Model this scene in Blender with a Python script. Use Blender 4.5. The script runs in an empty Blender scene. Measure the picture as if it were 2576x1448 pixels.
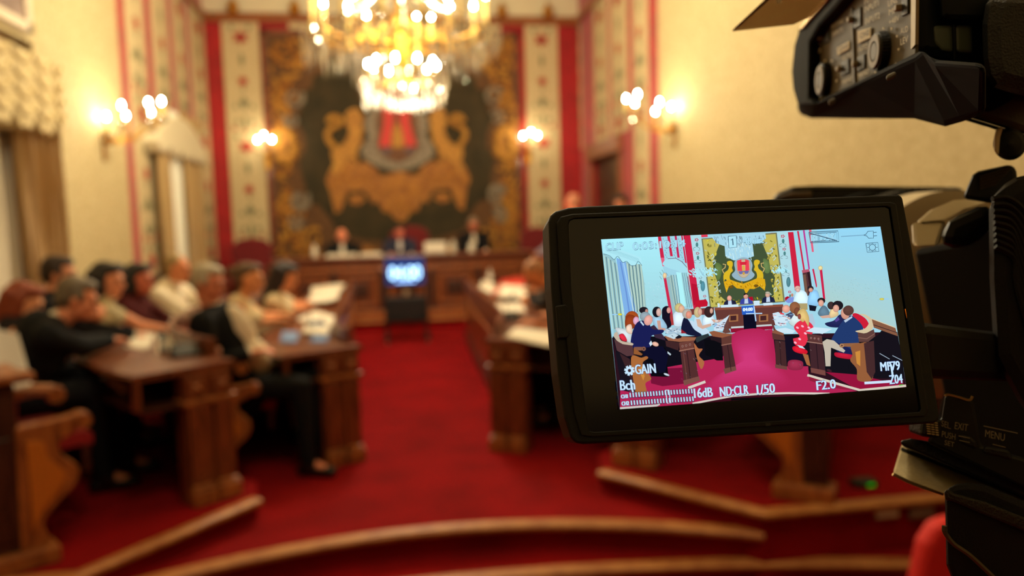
import bpy, math, random
from math import sin, cos, pi, radians, sqrt, atan2
from mathutils import Vector as V, Matrix, noise
random.seed(7)
S = bpy.context.scene
COL = S.collection
# ------------------------------------------------------------------ camera solution (pixels of the 2576x1448 frame)
F, CX, CY, H = 1900.0, 1288.0, 724.0, 1.57
yc = V((990-CX, 564-CY, F)).normalized()
dn = V((600, 21400, F)); dn = (dn - yc*dn.dot(yc)).normalized()
xc = dn.cross(yc).normalized()
EYE = V((0, 0, H))
def c2w(v): return V((xc.dot(v), yc.dot(v), -dn.dot(v)))
def ray(px, py): return c2w(V((px-CX, py-CY, F)))/F
def at(px, py, d): return EYE + ray(px, py)*d               # d = depth along the view axis
def onZ(px, py, z): r = ray(px, py); return EYE + r*((z-H)/r.z)
def onY(px, py, y): r = ray(px, py); return EYE + r*(y/r.y)
def onX(px, py, x): r = ray(px, py); return EYE + r*(x/r.x)
cam_d = bpy.data.cameras.new('camera'); cam = bpy.data.objects.new('camera', cam_d); COL.objects.link(cam)
Rm = Matrix((c2w(V((1, 0, 0))), c2w(V((0, -1, 0))), c2w(V((0, 0, -1))))).transposed()
cam.matrix_world = Matrix.Translation(EYE) @ Rm.to_4x4()
cam_d.sensor_width = 36; cam_d.lens = 36*F/2576; cam_d.clip_start = 0.01; cam_d.clip_end = 100
cam_d.dof.use_dof = True; cam_d.dof.focus_distance = 0.2; cam_d.dof.aperture_fstop = 9.4
S.camera = cam
S.view_settings.view_transform = 'Standard'; S.view_settings.look = 'None'
S.view_settings.exposure = 0.22; S.view_settings.gamma = 1.0; S.view_settings.use_curve_mapping = False
try:
    S.cycles.use_denoising = True; S.cycles.denoiser = 'OPENIMAGEDENOISE'
    S.cycles.sample_clamp_indirect = 4.0; S.cycles.max_bounces = 6; S.cycles.diffuse_bounces = 3
    S.cycles.glossy_bounces = 3; S.cycles.transmission_bounces = 4; S.cycles.transparent_max_bounces = 8
    S.cycles.caustics_reflective = False; S.cycles.caustics_refractive = False
    S.cycles.adaptive_threshold = 0.03
except Exception: pass
W = bpy.data.worlds.new('world'); S.world = W; W.use_nodes = True
W.node_tree.nodes['Background'].inputs[0].default_value = (0.05, 0.04, 0.03, 1); W.node_tree.nodes['Background'].inputs[1].default_value = 0.2

# ------------------------------------------------------------------ materials
def lin(c): return tuple((x/255/12.92 if x/255 <= .04045 else ((x/255+.055)/1.055)**2.4) for x in c)
MC = {}
def mat(name, c, rough=.6, metal=0, c2=None, scale=8, bump=0, bscale=60, emit=0, trans=0, spec=.5, stretch=None, coat=0, sheen=0, alpha=1):
    if name in MC: return MC[name]
    m = bpy.data.materials.new(name); m.use_nodes = True; nt = m.node_tree; b = nt.nodes['Principled BSDF']; L = nt.links.new
    c = lin(c); b.inputs['Base Color'].default_value = (*c, 1); b.inputs['Roughness'].default_value = rough; b.inputs['Metallic'].default_value = metal
    b.inputs['Specular IOR Level'].default_value = spec; b.inputs['Transmission Weight'].default_value = trans
    b.inputs['Coat Weight'].default_value = coat; b.inputs['Coat Roughness'].default_value = .08; b.inputs['Alpha'].default_value = alpha
    if sheen: b.inputs['Sheen Weight'].default_value = sheen
    tc = nt.nodes.new('ShaderNodeTexCoord'); mp = nt.nodes.new('ShaderNodeMapping'); L(tc.outputs['Object'], mp.inputs[0])
    if stretch: mp.inputs['Scale'].default_value = stretch
    if c2 is not None:
        n = nt.nodes.new('ShaderNodeTexNoise'); n.inputs['Scale'].default_value = scale; n.inputs['Detail'].default_value = 5; L(mp.outputs[0], n.inputs['Vector'])
        r = nt.nodes.new('ShaderNodeValToRGB'); r.color_ramp.elements[0].position = .35; r.color_ramp.elements[1].position = .65
        r.color_ramp.elements[0].color = (*c, 1); r.color_ramp.elements[1].color = (*lin(c2), 1); L(n.outputs['Fac'], r.inputs[0]); L(r.outputs[0], b.inputs['Base Color'])
    if bump:
        n = nt.nodes.new('ShaderNodeTexNoise'); n.inputs['Scale'].default_value = bscale; n.inputs['Detail'].default_value = 4; L(mp.outputs[0], n.inputs['Vector'])
        bp = nt.nodes.new('ShaderNodeBump'); bp.inputs['Strength'].default_value = bump; bp.inputs['Distance'].default_value = .01; L(n.outputs['Fac'], bp.inputs['Height']); L(bp.outputs[0], b.inputs['Normal'])
    if emit: b.inputs['Emission Color'].default_value = (*c, 1); b.inputs['Emission Strength'].default_value = emit
    MC[name] = m; return m
def emat(c, s=1.0):
    k = 'glow_%d_%d_%d_%g' % (*c, s)
    if k in MC: return MC[k]
    m = bpy.data.materials.new(k); m.use_nodes = True; nt = m.node_tree; nt.nodes.clear()
    e = nt.nodes.new('ShaderNodeEmission'); o = nt.nodes.new('ShaderNodeOutputMaterial'); e.inputs[0].default_value = (*lin(c), 1); e.inputs[1].default_value = s
    nt.links.new(e.outputs[0], o.inputs[0]); m.cycles.emission_sampling = 'NONE' if s < 5 else 'AUTO'; MC[k] = m; return m
WALLP = mat('cream_damask', (206, 188, 142), .75, c2=(180, 160, 114), scale=26, bump=.15, bscale=90)
PLAIN = mat('cream_plaster', (226, 214, 178), .8)
REDF = mat('red_damask', (176, 10, 20), .7, c2=(150, 5, 12), scale=5, sheen=.3)
CARPET = mat('red_carpet', (146, 6, 12), .95, spec=.15, c2=(124, 3, 8), scale=3, bump=.4, bscale=500)
WOOD = mat('walnut', (128, 64, 32), .36, c2=(86, 40, 18), scale=7, stretch=(6, 6, .8), coat=.25)
WOODL = mat('golden_oak', (166, 96, 44), .4, c2=(124, 66, 28), scale=6, stretch=(5, 5, .8), coat=.2)
WOODD = mat('dark_walnut', (70, 36, 22), .4, c2=(42, 21, 13), scale=7, stretch=(6, 6, .8), coat=.2)
NOSE = mat('nosing_oak', (190, 128, 70), .4, c2=(164, 100, 50), scale=12)
GOLD = mat('gilt_brass', (205, 150, 60), .3, 1)
GILTF = mat('gold_thread', (176, 116, 34), .65, c2=(138, 82, 20), scale=9, bump=.3, bscale=80)
GILTM = mat('gold_thread_light', (196, 142, 50), .65, c2=(158, 104, 30), scale=12, bump=.3, bscale=80)
GREYT = mat('silver_thread', (150, 138, 118), .7, c2=(112, 98, 84), scale=14)
FIELD = mat('olive_velvet', (62, 50, 26), .9, c2=(44, 38, 18), scale=3, sheen=.2)
BORDER = mat('brown_brocade', (104, 70, 34), .8, c2=(84, 52, 26), scale=14)
CREAMP = mat('cream_brocade', (214, 196, 154), .8, c2=(192, 170, 124), scale=30)
PAPER = mat('paper_white', (235, 225, 205), .8)
BLACK = mat('black_plastic', (9, 10, 10), .5, bump=.15, bscale=900)

# ------------------------------------------------------------------ mesh building
def frame(d, up=V((0, 0, 1))):
    d = d.normalized(); x = up.cross(d)
    if x.length < 1e-4: x = V((1, 0, 0)).cross(d)
    x.normalize(); return x, d.cross(x).normalized(), d
class MB:
    def __init__(s): s.v = []; s.f = []; s.m = []; s.mi = 0
    def add(s, vs, fs):
        o = len(s.v); s.v += [V(v) for v in vs]; s.f += [tuple(i+o for i in f) for f in fs]; s.m += [s.mi]*len(fs); return s
    def box(s, a, b):
        (x0, y0, z0), (x1, y1, z1) = a, b
        x0, x1 = sorted((x0, x1)); y0, y1 = sorted((y0, y1)); z0, z1 = sorted((z0, z1))
        return s.add([(x0, y0, z0), (x1, y0, z0), (x1, y1, z0), (x0, y1, z0), (x0, y0, z1), (x1, y0, z1), (x1, y1, z1), (x0, y1, z1)],
                     [(3, 2, 1, 0), (4, 5, 6, 7), (0, 1, 5, 4), (1, 2, 6, 5), (2, 3, 7, 6), (3, 0, 4, 7)])
    def obox(s, c, ax, ay, az, hx, hy, hz):     # oriented box
        c = V(c); vs = [c+ax*i*hx+ay*j*hy+az*k*hz for k in (-1, 1) for i, j in ((-1, -1), (1, -1), (1, 1), (-1, 1))]
        return s.add(vs, [(3, 2, 1, 0), (4, 5, 6, 7), (0, 1, 5, 4), (1, 2, 6, 5), (2, 3, 7, 6), (3, 0, 4, 7)])
    def prism(s, poly, d):                      # closed polygon (3-D points) extruded by vector d
        n = len(poly); p = [V(q) for q in poly]; d = V(d)
        return s.add(p+[q+d for q in p], [tuple(range(n)), tuple(range(2*n-1, n-1, -1))]+[((i+1) % n, i, n+i, n+(i+1) % n) for i in range(n)])
    def loft(s, rings, cap=True, closed=True):
        n = len(rings[0]); o = []
        for r in rings: o += r
        fs = []
        for k in range(len(rings)-1):
            for i in range(n if closed else n-1): j = (i+1) % n; fs.append((k*n+i, k*n+j, (k+1)*n+j, (k+1)*n+i))
        if cap and closed: fs += [tuple(range(n-1, -1, -1)), tuple(range((len(rings)-1)*n, len(rings)*n))]
        return s.add(o, fs)
    def tube(s, pts, r, seg=8, up=V((0, 0, 1))):
        pts = [V(p) for p in pts]; rs = r if isinstance(r, (list, tuple)) else [r]*len(pts); rings = []
        for i, p in enumerate(pts):
            d = pts[min(i+1, len(pts)-1)]-pts[max(i-1, 0)]; x, y, _ = frame(d, up)
            rings.append([p+(x*cos(a)+y*sin(a))*rs[i] for a in (2*pi*k/seg for k in range(seg))])
        return s.loft(rings)
    def lathe(s, prof, c=(0, 0, 0), ax=V((0, 0, 1)), seg=16):   # prof [(r,h)]
        c = V(c); x, y, z = frame(V(ax), V((0, 1, 0)))
        return s.loft([[c+z*h+(x*cos(a)+y*sin(a))*max(r, 1e-4) for a in (2*pi*k/seg for k in range(seg))] for r, h in prof])
    def ball(s, c, r, seg=10, rot=None):
        c = V(c); r = V(r) if hasattr(r, '__len__') else V((r, r, r)); rings = []; n = max(5, seg//2+1)
        for k in range(n+1):
            t = pi*k/n; q = max(sin(t), .02); ring = []
            for i in range(seg):
                a = 2*pi*i/seg; p = V((r.x*q*cos(a), r.y*q*sin(a), -r.z*cos(t))); ring.append(c+(rot@p if rot else p))
            rings.append(ring)
        return s.loft(rings)
    def cap(s, a, b, r0, r1=None, seg=10):      # tapered capsule
        a = V(a); b = V(b); r1 = r0 if r1 is None else r1; d = b-a
        if d.length < 1e-5: return s.ball(a, r0, seg)
        x, y, z = frame(d); rings = []
        for k in range(4): t = -pi/2+pi/2*(k+.1)/4; rings.append([a+z*sin(t)*r0+(x*cos(q)+y*sin(q))*r0*cos(t) for q in (2*pi*i/seg for i in range(seg))])
        rings.append([a+(x*cos(q)+y*sin(q))*r0 for q in (2*pi*i/seg for i in range(seg))]); rings.append([b+(x*cos(q)+y*sin(q))*r1 for q in (2*pi*i/seg for i in range(seg))])
        for k in range(4): t = pi/2*(k+.9)/4; rings.append([b+z*sin(t)*r1+(x*cos(q)+y*sin(q))*r1*cos(t) for q in (2*pi*i/seg for i in range(seg))])
        return s.loft(rings)
    def sweep(s, path, prof, closed=False):      # prof [(offset, z)] swept along path of (x,y,z); offset is to the left of travel
        P = [V(p) for p in path]; rings = []
        for i, p in enumerate(P):
            d = (P[min(i+1, len(P)-1)]-P[max(i-1, 0)]); d.z = 0; d.normalize(); n = V((-d.y, d.x, 0))
            rings.append([p+n*o+V((0, 0, z)) for o, z in prof])
        return s.loft(rings)
    def build(s, name, mats, parent=None, smooth=False, bevel=0, seg=2, world=False, label=None, loc=None, angle=40):
        me = bpy.data.meshes.new(name); vs = s.v; o = bpy.data.objects.new(name, me)
        if parent is not None:
            o.parent = parent
            if world: inv = ROOTM[root_of(parent)].inverted(); vs = [inv@v for v in vs]
        elif loc is not None: loc = V(loc); o.location = loc; vs = [v-loc for v in vs]
        else:
            lo = [min(v[i] for v in vs) for i in range(3)]; hi = [max(v[i] for v in vs) for i in range(3)]
            b = V(((lo[0]+hi[0])/2, (lo[1]+hi[1])/2, lo[2])); o.location = b; vs = [v-b for v in vs]
        me.from_pydata([tuple(v) for v in vs], [], s.f)
        for m in (mats if isinstance(mats, (list, tuple)) else [mats]): me.materials.append(m)
        me.polygons.foreach_set('material_index', s.m)
        import bmesh
        bm = bmesh.new(); bm.from_mesh(me); bmesh.ops.recalc_face_normals(bm, faces=bm.faces); bm.to_mesh(me); bm.free()
        if smooth: me.polygons.foreach_set('use_smooth', [True]*len(me.polygons)); me.set_sharp_from_angle(angle=radians(angle))
        COL.objects.link(o)
        if bevel:
            md = o.modifiers.new('bevel', 'BEVEL'); md.width = bevel; md.segments = seg; md.limit_method = 'ANGLE'; md.angle_limit = radians(35); md.harden_normals = False
        if label: o['label'] = label
        return o
ROOTM = {}
def root_of(o):
    while o.parent: o = o.parent
    return o.name
def thing(name, label, cat, loc=(0, 0, 0), rz=0, group=None):
    o = bpy.data.objects.new(name, None); o.empty_display_size = .1; COL.objects.link(o); o.location = loc; o.rotation_euler = (0, 0, rz)
    o['label'] = label; o['category'] = cat
    if group: o['group'] = group
    ROOTM[o.name] = Matrix.Translation(V(loc))@Matrix.Rotation(rz, 4, 'Z'); return o
def tag(o, label, cat, group=None):
    o['label'] = label; o['category'] = cat
    if group: o['group'] = group
    return o
def struct(o): o['kind'] = 'structure'; return o
def copy_tree(o, parent=None):
    c = o.copy(); COL.objects.link(c)
    if parent: c.parent = parent
    for ch in list(o.children): copy_tree(ch, c)
    return c
def spline(P, n=8):
    P = [V(p) for p in P]; out = []
    for i in range(len(P)-1):
        a, b, c, d = P[max(i-1, 0)], P[i], P[i+1], P[min(i+2, len(P)-1)]
        for k in range(n):
            t = k/n; out.append(.5*((2*b)+(c-a)*t+(2*a-5*b+4*c-d)*t*t+(3*b-a-3*c+d)*t**3))
    out.append(P[-1]); return out
def text_mesh(body):
    cu = bpy.data.curves.new('t', 'FONT'); cu.body = body; cu.resolution_u = 3; o = bpy.data.objects.new('t', cu); COL.objects.link(o)
    me = bpy.data.meshes.new_from_object(o.evaluated_get(bpy.context.evaluated_depsgraph_get())); bpy.data.objects.remove(o)
    vs = [v.co.copy() for v in me.vertices]; fs = [tuple(p.vertices) for p in me.polygons]; bpy.data.meshes.remove(me); return vs, fs
class Plane:                                     # a plane in the world onto which photo pixels are traced
    def __init__(s, o, n): s.o = V(o); s.n = V(n).normalized()
    def p(s, px, py, off=0):
        r = ray(px, py); t = (s.o+s.n*off-EYE).dot(s.n)/r.dot(s.n); return EYE+r*t
    def poly(s, mb, pts, off=0): mb.add([s.p(x, y, off) for x, y in pts], [tuple(range(len(pts)))])
    def slab(s, mb, pts, off, th): mb.prism([s.p(x, y, off) for x, y in pts], -s.n*th)
    def text(s, mb, body, p0, p1, hpx, off=0, skew=None, th=0):   # p0,p1: baseline start/end pixels; hpx: vector up in pixels
        vs, fs = text_mesh(body)
        if not vs: return
        x0 = min(v.x for v in vs); x1 = max(v.x for v in vs); y1 = max(v.y for v in vs); y1 = max(y1, .6)
        q = []
        for v in vs:
            u = (v.x-x0)/(x1-x0); w = v.y/y1
            q.append(s.p(p0[0]+(p1[0]-p0[0])*u+hpx[0]*w, p0[1]+(p1[1]-p0[1])*u+hpx[1]*w, off))
        mb.add(q, fs)

# ------------------------------------------------------------------ room
XL, XR, YB, ZC, YF, X0 = -3.0, 3.42, 13.5, 6.0, -4.0, .17
TOPZ = 5.1
mb = MB()
def arc1(x): return 3.82-.165*(x-X0)**2
def arc2(x): return 3.56-.06*(x-X0)**2
xs = [-1.40+i*(3.16/24) for i in range(25)]
pl = [(-1.40, 3.37), (-.79, 4.14), (-.85, 4.45), (-1.23, 4.66), (-1.40, 5.1), (-1.46, 6.4), (-1.36, 8.6)]
def mir(p): return (2*X0-p[0], p[1])
poly = [(x, arc1(x), 0) for x in xs]+[(XR, 3.37, 0), (XR, YB, 0), (XL, YB, 0), (XL, 3.37, 0)]
mb.prism([V(p) for p in poly], (0, 0, -.15))
x2 = [XL+i*((XR-XL)/24) for i in range(25)]
mb.prism([V((x, arc2(x), -.15)) for x in x2]+[V((XR, YB, -.15)), V((XL, YB, -.15))], (0, 0, -.15))
mb.box((XL, YF, -.45), (XR, YB, -.30))
struct(mb.build('floor', CARPET))
for nm, M in (('platform_left', lambda p: p), ('platform_right', mir)):
    mb = MB(); q = [M(p) for p in pl+[(XL, 8.6), (XL, 3.37)]]
    if nm == 'platform_right': q = [(XR if abs(p[0]-(2*X0-XL)) < 1e-6 else p[0], p[1]) for p in q]
    mb.prism([V((*p, .12)) for p in q], (0, 0, -.40)); o = mb.build('floor_'+nm, CARPET); struct(o)
    mb = MB(); pr = [(-.045, -.03), (.03, -.03), (.03, .004), (-.03, .006), (-.05, -.006)]
    mb.sweep([(*M(p), .12) for p in ((XL if nm == 'platform_left' else 2*X0-XR, 3.37), pl[0], pl[1])], pr if nm == 'platform_left' else [(-a, b) for a, b in pr])
    o = mb.build('trim_step_'+nm.split('_')[1], NOSE, bevel=.006); struct(o)
mb = MB(); mb.box((XL+.06, 11.35, .0), (XR-.06, YB, .15)); mb.box((XL+.06, 12.1, .15), (XR-.06, YB, .30)); struct(mb.build('floor_dais', CARPET))
pr = [(.045, -.035), (-.03, -.035), (-.03, .004), (.035, .006), (.055, -.008)]
mb = MB(); mb.sweep([(x, arc1(x), 0) for x in xs], [(-a, b) for a, b in pr]); struct(mb.build('trim_curved_step', NOSE, bevel=.006))
mb = MB(); mb.sweep([(x, arc2(x), -.15) for x in x2], [(-a, b) for a, b in pr]); struct(mb.build('trim_lower_step', NOSE, bevel=.006))
mb = MB(); mb.sweep([(XL+.06, 11.35, .15), (XR-.06, 11.35, .15)], [(-a, b) for a, b in pr]); struct(mb.build('trim_dais_step', NOSE, bevel=.006))
# walls
ZB = -.45
mb = MB(); mb.box((XL-.2, YB, ZB), (XR+.2, YB+.2, TOPZ)); struct(mb.build('wall_back', REDF))
mb = MB(); mb.box((XL-.2, YB+.02, TOPZ), (XR+.2, YB+.2, ZC)); struct(mb.build('wall_back_upper', PLAIN))
YS = onX(297, 100, XL).y; YSR = onX(1655, 100, XR).y
Wy0, Wy1 = onX(408, 500, XL).y, onX(512, 500, XL).y
NY0, NY1 = onX(-180, 450, XL).y, onX(140, 450, XL).y
Wy1 = min(Wy1, YB-.6)
mb = MB()
# left wall with two window openings
def wall_x(mb, x0, x1, y0, y1, z0, z1, holes, mi=0):
    ys = sorted({y0, y1, *[h[0] for h in holes], *[h[1] for h in holes]})
    for a, b in zip(ys, ys[1:]):
        hs = [h for h in holes if h[0] < (a+b)/2 < h[1]]
        if not hs: mb.box((x0, a, z0), (x1, b, z1))
        else: mb.box((x0, a, z0), (x1, b, hs[0][2])); mb.box((x0, a, hs[0][3]), (x1, b, z1))
wall_x(mb, XL-.25, XL, YF, YS, ZB, ZC, [(NY0+.15, NY1-.25, .9, 3.2)]); struct(mb.build('wall_left', WALLP))
mb = MB(); wall_x(mb, XL-.25, XL, YS, YB+.2, ZB, ZC, [(Wy0+.3, Wy1-.3, .9, 3.1)]); struct(mb.build('wall_left_red', REDF))
DY0, DY1 = onX(1562, 450, XR).y, onX(1492, 450, XR).y
DZ = onX(1530, 392, XR).z
mb = MB(); wall_x(mb, XR, XR+.25, YF, YSR, ZB, ZC, []); struct(mb.build('wall_right', WALLP))
mb = MB(); wall_x(mb, XR, XR+.25, YSR, YB+.2, ZB, ZC, [(DY0, DY1, ZB, DZ)]); struct(mb.build('wall_right_red', REDF))
mb = MB(); mb.box((XL-.25, YF-.2, ZB), (XR+.25, YF, ZC)); struct(mb.build('wall_front', PLAIN)); mb = MB(); mb.box((XL, YF, ZB), (XR, YF+.04, 2.7)); struct(mb.build('trim_front_reflection_dimmer', WOODD))  # unseen dark lower wall, added to dim reflections in the video camera
mb = MB(); mb.box((XL-.25, YF-.2, ZC), (XR+.25, YB+.2, ZC+.2)); struct(mb.build('ceiling', PLAIN))
# cornices
mb = MB(); mb.box((XL, YB-.10, TOPZ-.10), (XR, YB, TOPZ)); mb.box((XL, YB-.14, TOPZ-.02), (XR, YB, TOPZ+.03)); struct(mb.build('trim_cornice_back', WOODL, bevel=.01))
for nm, x, s in (('left', XL, 1), ('right', XR, -1)):
    mb = MB(); y0 = YS if s > 0 else YSR; mb.box((x, y0, TOPZ-.06), (x+.09*s, YB, TOPZ+.04)); struct(mb.build('trim_cornice_'+nm, WOODL, bevel=.01))
    mb = MB(); mb.box((x, YF, ZB), (x+.03*s, YB, .95)); mb.box((x, YF, .95), (x+.06*s, YB, 1.02)); mb.box((x, YF, .78), (x+.045*s, YB, .80))
    o = struct(mb.build('trim_wainscot_'+nm, WOODD, bevel=.006))
# gilt finials on the back cornice
for i, px in enumerate((587, 742, 1378, 1262)):
    p = onY(px, 30, YB-.1); t = tag(MB().lathe([(.09, 0), (.12, .04), (.07, .09), (.10, .16), (.05, .22), (.015, .30), (.0, .31)], (p.x, YB-.09, TOPZ-.02)).build('gilt_finial', GOLD, smooth=True),
        ['gilt finial on the back cornice above the left cream panel', 'gilt finial on the back cornice just left of the chandelier', 'gilt finial on the back cornice above the right cream panel', 'gilt finial on the back cornice beside the chandelier, toward the right'][i], 'finial', 'gilt finials on the cornice')
# ------------------------------------------------------------------ embroidered cream panels
FLR = mat('red_silk', (168, 62, 46), .7); FLG = mat('grey_green_silk', (116, 116, 84), .7); FLB = mat('pink_silk', (196, 128, 92), .7)
def embroider(mb, P, w, z0, z1, th=.006):
    """P(u,z,off)->point; a vertical chain of flowers, leaves and scrolls centred on u=0"""
    def disc(u, z, ru, rz, mi, n=8, star=0, off=.012):
        mb.mi = mi; q = []
        for k in range(n):
            a = 2*pi*k/n; r = 1-(star if k % 2 else 0); q.append(P(u+ru*r*sin(a), z+rz*r*cos(a), off))
        b = P(0, 0, 0)-P(0, 0, .008); mb.prism(q, b)
    z = z1-.25; k = 0
    while z > z0+.15:
        j = k % 5
        if j == 0: disc(0, z, w*.26, .13, 1, 12, .45); disc(-w*.24, z+.16, .03, .05, 2); disc(w*.24, z+.16, .03, .05, 2); disc(0, z, .03, .03, 3)
        elif j == 1: disc(0, z, w*.07, .12, 2, 4)
        elif j == 2: disc(0, z, w*.16, .10, 1, 12, .4); disc(0, z-.12, .02, .06, 2, 4)
        elif j == 3: disc(0, z, w*.12, .11, 2, 4); [disc(s*w*.24, z-.05, .035, .06, 2, 6, .3) for s in (-1, 1)]
        else:
            for s in (-1, 1):
                disc(s*w*.2, z+.05, w*.1, .05, 2, 8, .5); disc(s*w*.3, z-.06, .03, .05, 1, 6)
            disc(0, z, .03, .2, 2, 4); disc(0, z-.1, w*.1, .05, 3, 8, .3)
        z -= .36; k += 1
    mb.mi = 0
PM = [CREAMP, FLR, FLG, FLB]
grp = 'embroidered cream wall panels'
def panel_x(x, s, pa, pb, z0, label, z1=TOPZ-.06, yref=104, y1=None):
    ya, yb = onX(pa, yref, x).y, (y1 if y1 else onX(pb, yref, x).y)
    ya, yb = min(ya, yb), max(ya, yb); yb = min(yb, YB-.01)
    mb = MB(); mb.box((x, ya, z0), (x+.02*s, yb, z1)); yc_ = (ya+yb)/2
    embroider(mb, lambda u, z, off: V((x+(.02+off)*s, yc_+u, z)), yb-ya, z0, z1)
    tag(mb.build('embroidered_panel', PM), label, 'wall panel', grp)
names = ['outermost', 'second', 'third', 'innermost']
LW = [(316, 360), (382, 419), (436, 462), (477, 509)]
for i, (a, b) in enumerate(LW):
    ya, yb = sorted((onX(a, 104, XL).y, onX(b, 104, XL).y)); hit = yb > Wy0+.3 and ya < Wy1-.3
    panel_x(XL, 1, a, b, 3.12 if hit else 1.03, 'cream embroidered panel on the left wall, ' + ['nearest the plain wallpaper', 'second from the plain wallpaper, above the far window', 'third from the plain wallpaper, above the far window', 'beside the back corner'][i], y1=(YB-.01 if i == 3 else None))
RW = [(1596, 1631), (1540, 1579), (1497, 1529), (1461, 1485)]
for i, (a, b) in enumerate(RW):
    ya, yb = sorted((onX(a, 104, XR).y, onX(b, 104, XR).y)); hit = yb > DY0-.1 and ya < DY1+.1
    panel_x(XR, -1, a, b, DZ+.28 if hit else 1.03, 'cream embroidered panel on the right wall, ' + ['nearest the plain wallpaper', 'second from the plain wallpaper', 'third from the plain wallpaper, above the door', 'beside the back corner'][i], y1=(YB-.01 if i == 3 else None))
def panel_y(xa, xb, z0, z1, label, flowers=True):
    mb = MB(); mb.box((xa, YB-.02, z0), (xb, YB, z1)); c = (xa+xb)/2
    if flowers: embroider(mb, lambda u, z, off: V((c+u, YB-.02-off, z)), xb-xa, z0, z1)
    tag(mb.build('embroidered_panel', PM), label, 'wall panel', grp)
bx = lambda px, py=300: onY(px, py, YB).x
panel_y(bx(571), bx(663), .32, TOPZ-.1, 'cream embroidered panel on the back wall to the left of the tapestry')
panel_y(bx(1325), bx(1406), .32, TOPZ-.1, 'cream embroidered panel on the back wall to the right of the tapestry')
tz1 = onY(990, 79, YB).z
panel_y(bx(726, 60), bx(1258, 60), tz1+.02, TOPZ-.1, 'low cream band above the tapestry, half hidden by the chandelier', False)

# ------------------------------------------------------------------ tapestry
T = thing('tapestry', 'large dark tapestry with gold lions and a red crest on the back wall', 'tapestry', (bx(992, 300), YB-.05, .8))
PT = Plane((0, YB-.05, 0), (0, -1, 0)); AX = onY(1002, 400, YB-.05).x
x0, x1 = bx(668), bx(1312)-.02; z0 = .8
mb = MB(); b = .09
for a_, b_ in (((x0, YB-.07, z0), (x0+b, YB, tz1)), ((x1-b, YB-.07, z0), (x1, YB, tz1)), ((x0, YB-.07, tz1-b), (x1, YB, tz1)), ((x0, YB-.07, z0), (x1, YB, z0+b))): mb.box(a_, b_)
mb.build('frame', WOOD, T, world=True, bevel=.01)
BK = MB(); BK.box((x0+b, YB-.05, z0+b), (x1-b, YB-.001, tz1-b))
Z6 = lambda x, y: (650+x/2.586, y/2.586)     # photo pixels from a 2.586x crop
def wq(pts): return [(PT.p(*Z6(x, y)).x, PT.p(*Z6(x, y)).z) for x, y in pts]
def sym_poly(mb, pts, off, th=.012, both=True):
    q = [(min(x, AX), z) for x, z in wq(pts)]
    for s in ((0, 1) if both else (0,)): mb.prism([V(((2*AX-x if s else x), YB-.05-off, z)) for x, z in q], (0, th, 0))
field = [(930, 215), (700, 215), (560, 300), (455, 400), (430, 470), (355, 500), (345, 575), (285, 590), (285, 700), (245, 770), (300, 880), (312, 960), (262, 1060), (300, 1190), (312, 1310), (400, 1340), (470, 1420), (520, 1520), (700, 1560), (930, 1570)]
mb = MB(); q = [(min(x, AX), z) for x, z in wq(field)]; mb.prism([V((x, YB-.06, z)) for x, z in q]+[V((2*AX-x, YB-.06, z)) for x, z in reversed(q)][1:-1], (0, .01, 0)); mb.build('velvet_field', FIELD, T, world=True)
# gold scrollwork border
def spiral(mb, cx, cz, r, turns, d, ph, w=.035, y=YB-.075):
    n = int(16*turns); pts = []; rs = []
    for k in range(n+1):
        t = k/n; a = ph+d*turns*2*pi*t; rr = r*(1-.8*t); pts.append((cx+rr*cos(a), y, cz+rr*sin(a))); rs.append(w*(1-.5*t))
    mb.tube(pts, rs, 6, up=V((0, 1, 0)))
def leaf(mb, cx, cz, l, w, a, y=YB-.065):
    R = Matrix.Rotation(-a, 3, 'Y'); mb.ball((cx, y, cz), (l, .018, w), 8, R)
ga, gb, gc = MB(), MB(), MB(); rnd = random.Random(3)
zb, zt = z0+b, tz1-b
hw = AX-(x0+b)
for s in (-1, 1):
    X = lambda u: AX+s*(hw-u)
    for zc_, r in ((zt-.28, .24), (zb+.35, .26), (zb+.95, .2), (zt-.95, .18)):
        spiral(ga, X(.28), zc_, r, 1.4, s, 0); spiral(gb, X(.62 if zc_ in (zt-.28, zb+.35) else .2), zc_-.12*(1 if zc_ > 3 else -1), r*.7, 1.3, -s, 1)
    for k in range(150):
        z = rnd.uniform(zb+.05, zt-.05); e = max(0, 1-min(zt-z, z-zb)/.95); u = rnd.uniform(.03, .30+.55*e)
        leaf((ga, gb)[k % 2], X(u), z, rnd.uniform(.05, .11), rnd.uniform(.02, .045), rnd.uniform(0, pi))
    for z in (2.05, 2.0, 3.75): spiral(gc, X(.40), z, .17, 1.3, s, .5, .04, YB-.085); spiral(gc, X(.36), z-.36, .13, 1.2, -s, 2.5, .035, YB-.085)
    for k in range(26):
        a = 2*pi*k/26; leaf(gb, X(.22)+.17*cos(a)*rnd.uniform(.6, 1.1), 2.95+.24*sin(a), .09, .03, a, YB-.08)
for k in range(60):
    u = rnd.uniform(-hw*.8, hw*.8); leaf((ga, gb)[k % 2], AX+u, zt-rnd.uniform(.05, .30), .08, .03, rnd.uniform(0, pi)); leaf((ga, gb)[k % 2], AX+u, zb+rnd.uniform(.05, .30), .08, .03, rnd.uniform(0, pi))
for k_, g_ in ((1, ga), (2, gb), (3, gc)): BK.mi = k_; BK.add(g_.v, g_.f)
BK.build('woven_border_pattern', [BORDER, GILTF, GILTM, GREYT], T, world=True, smooth=True)
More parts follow.
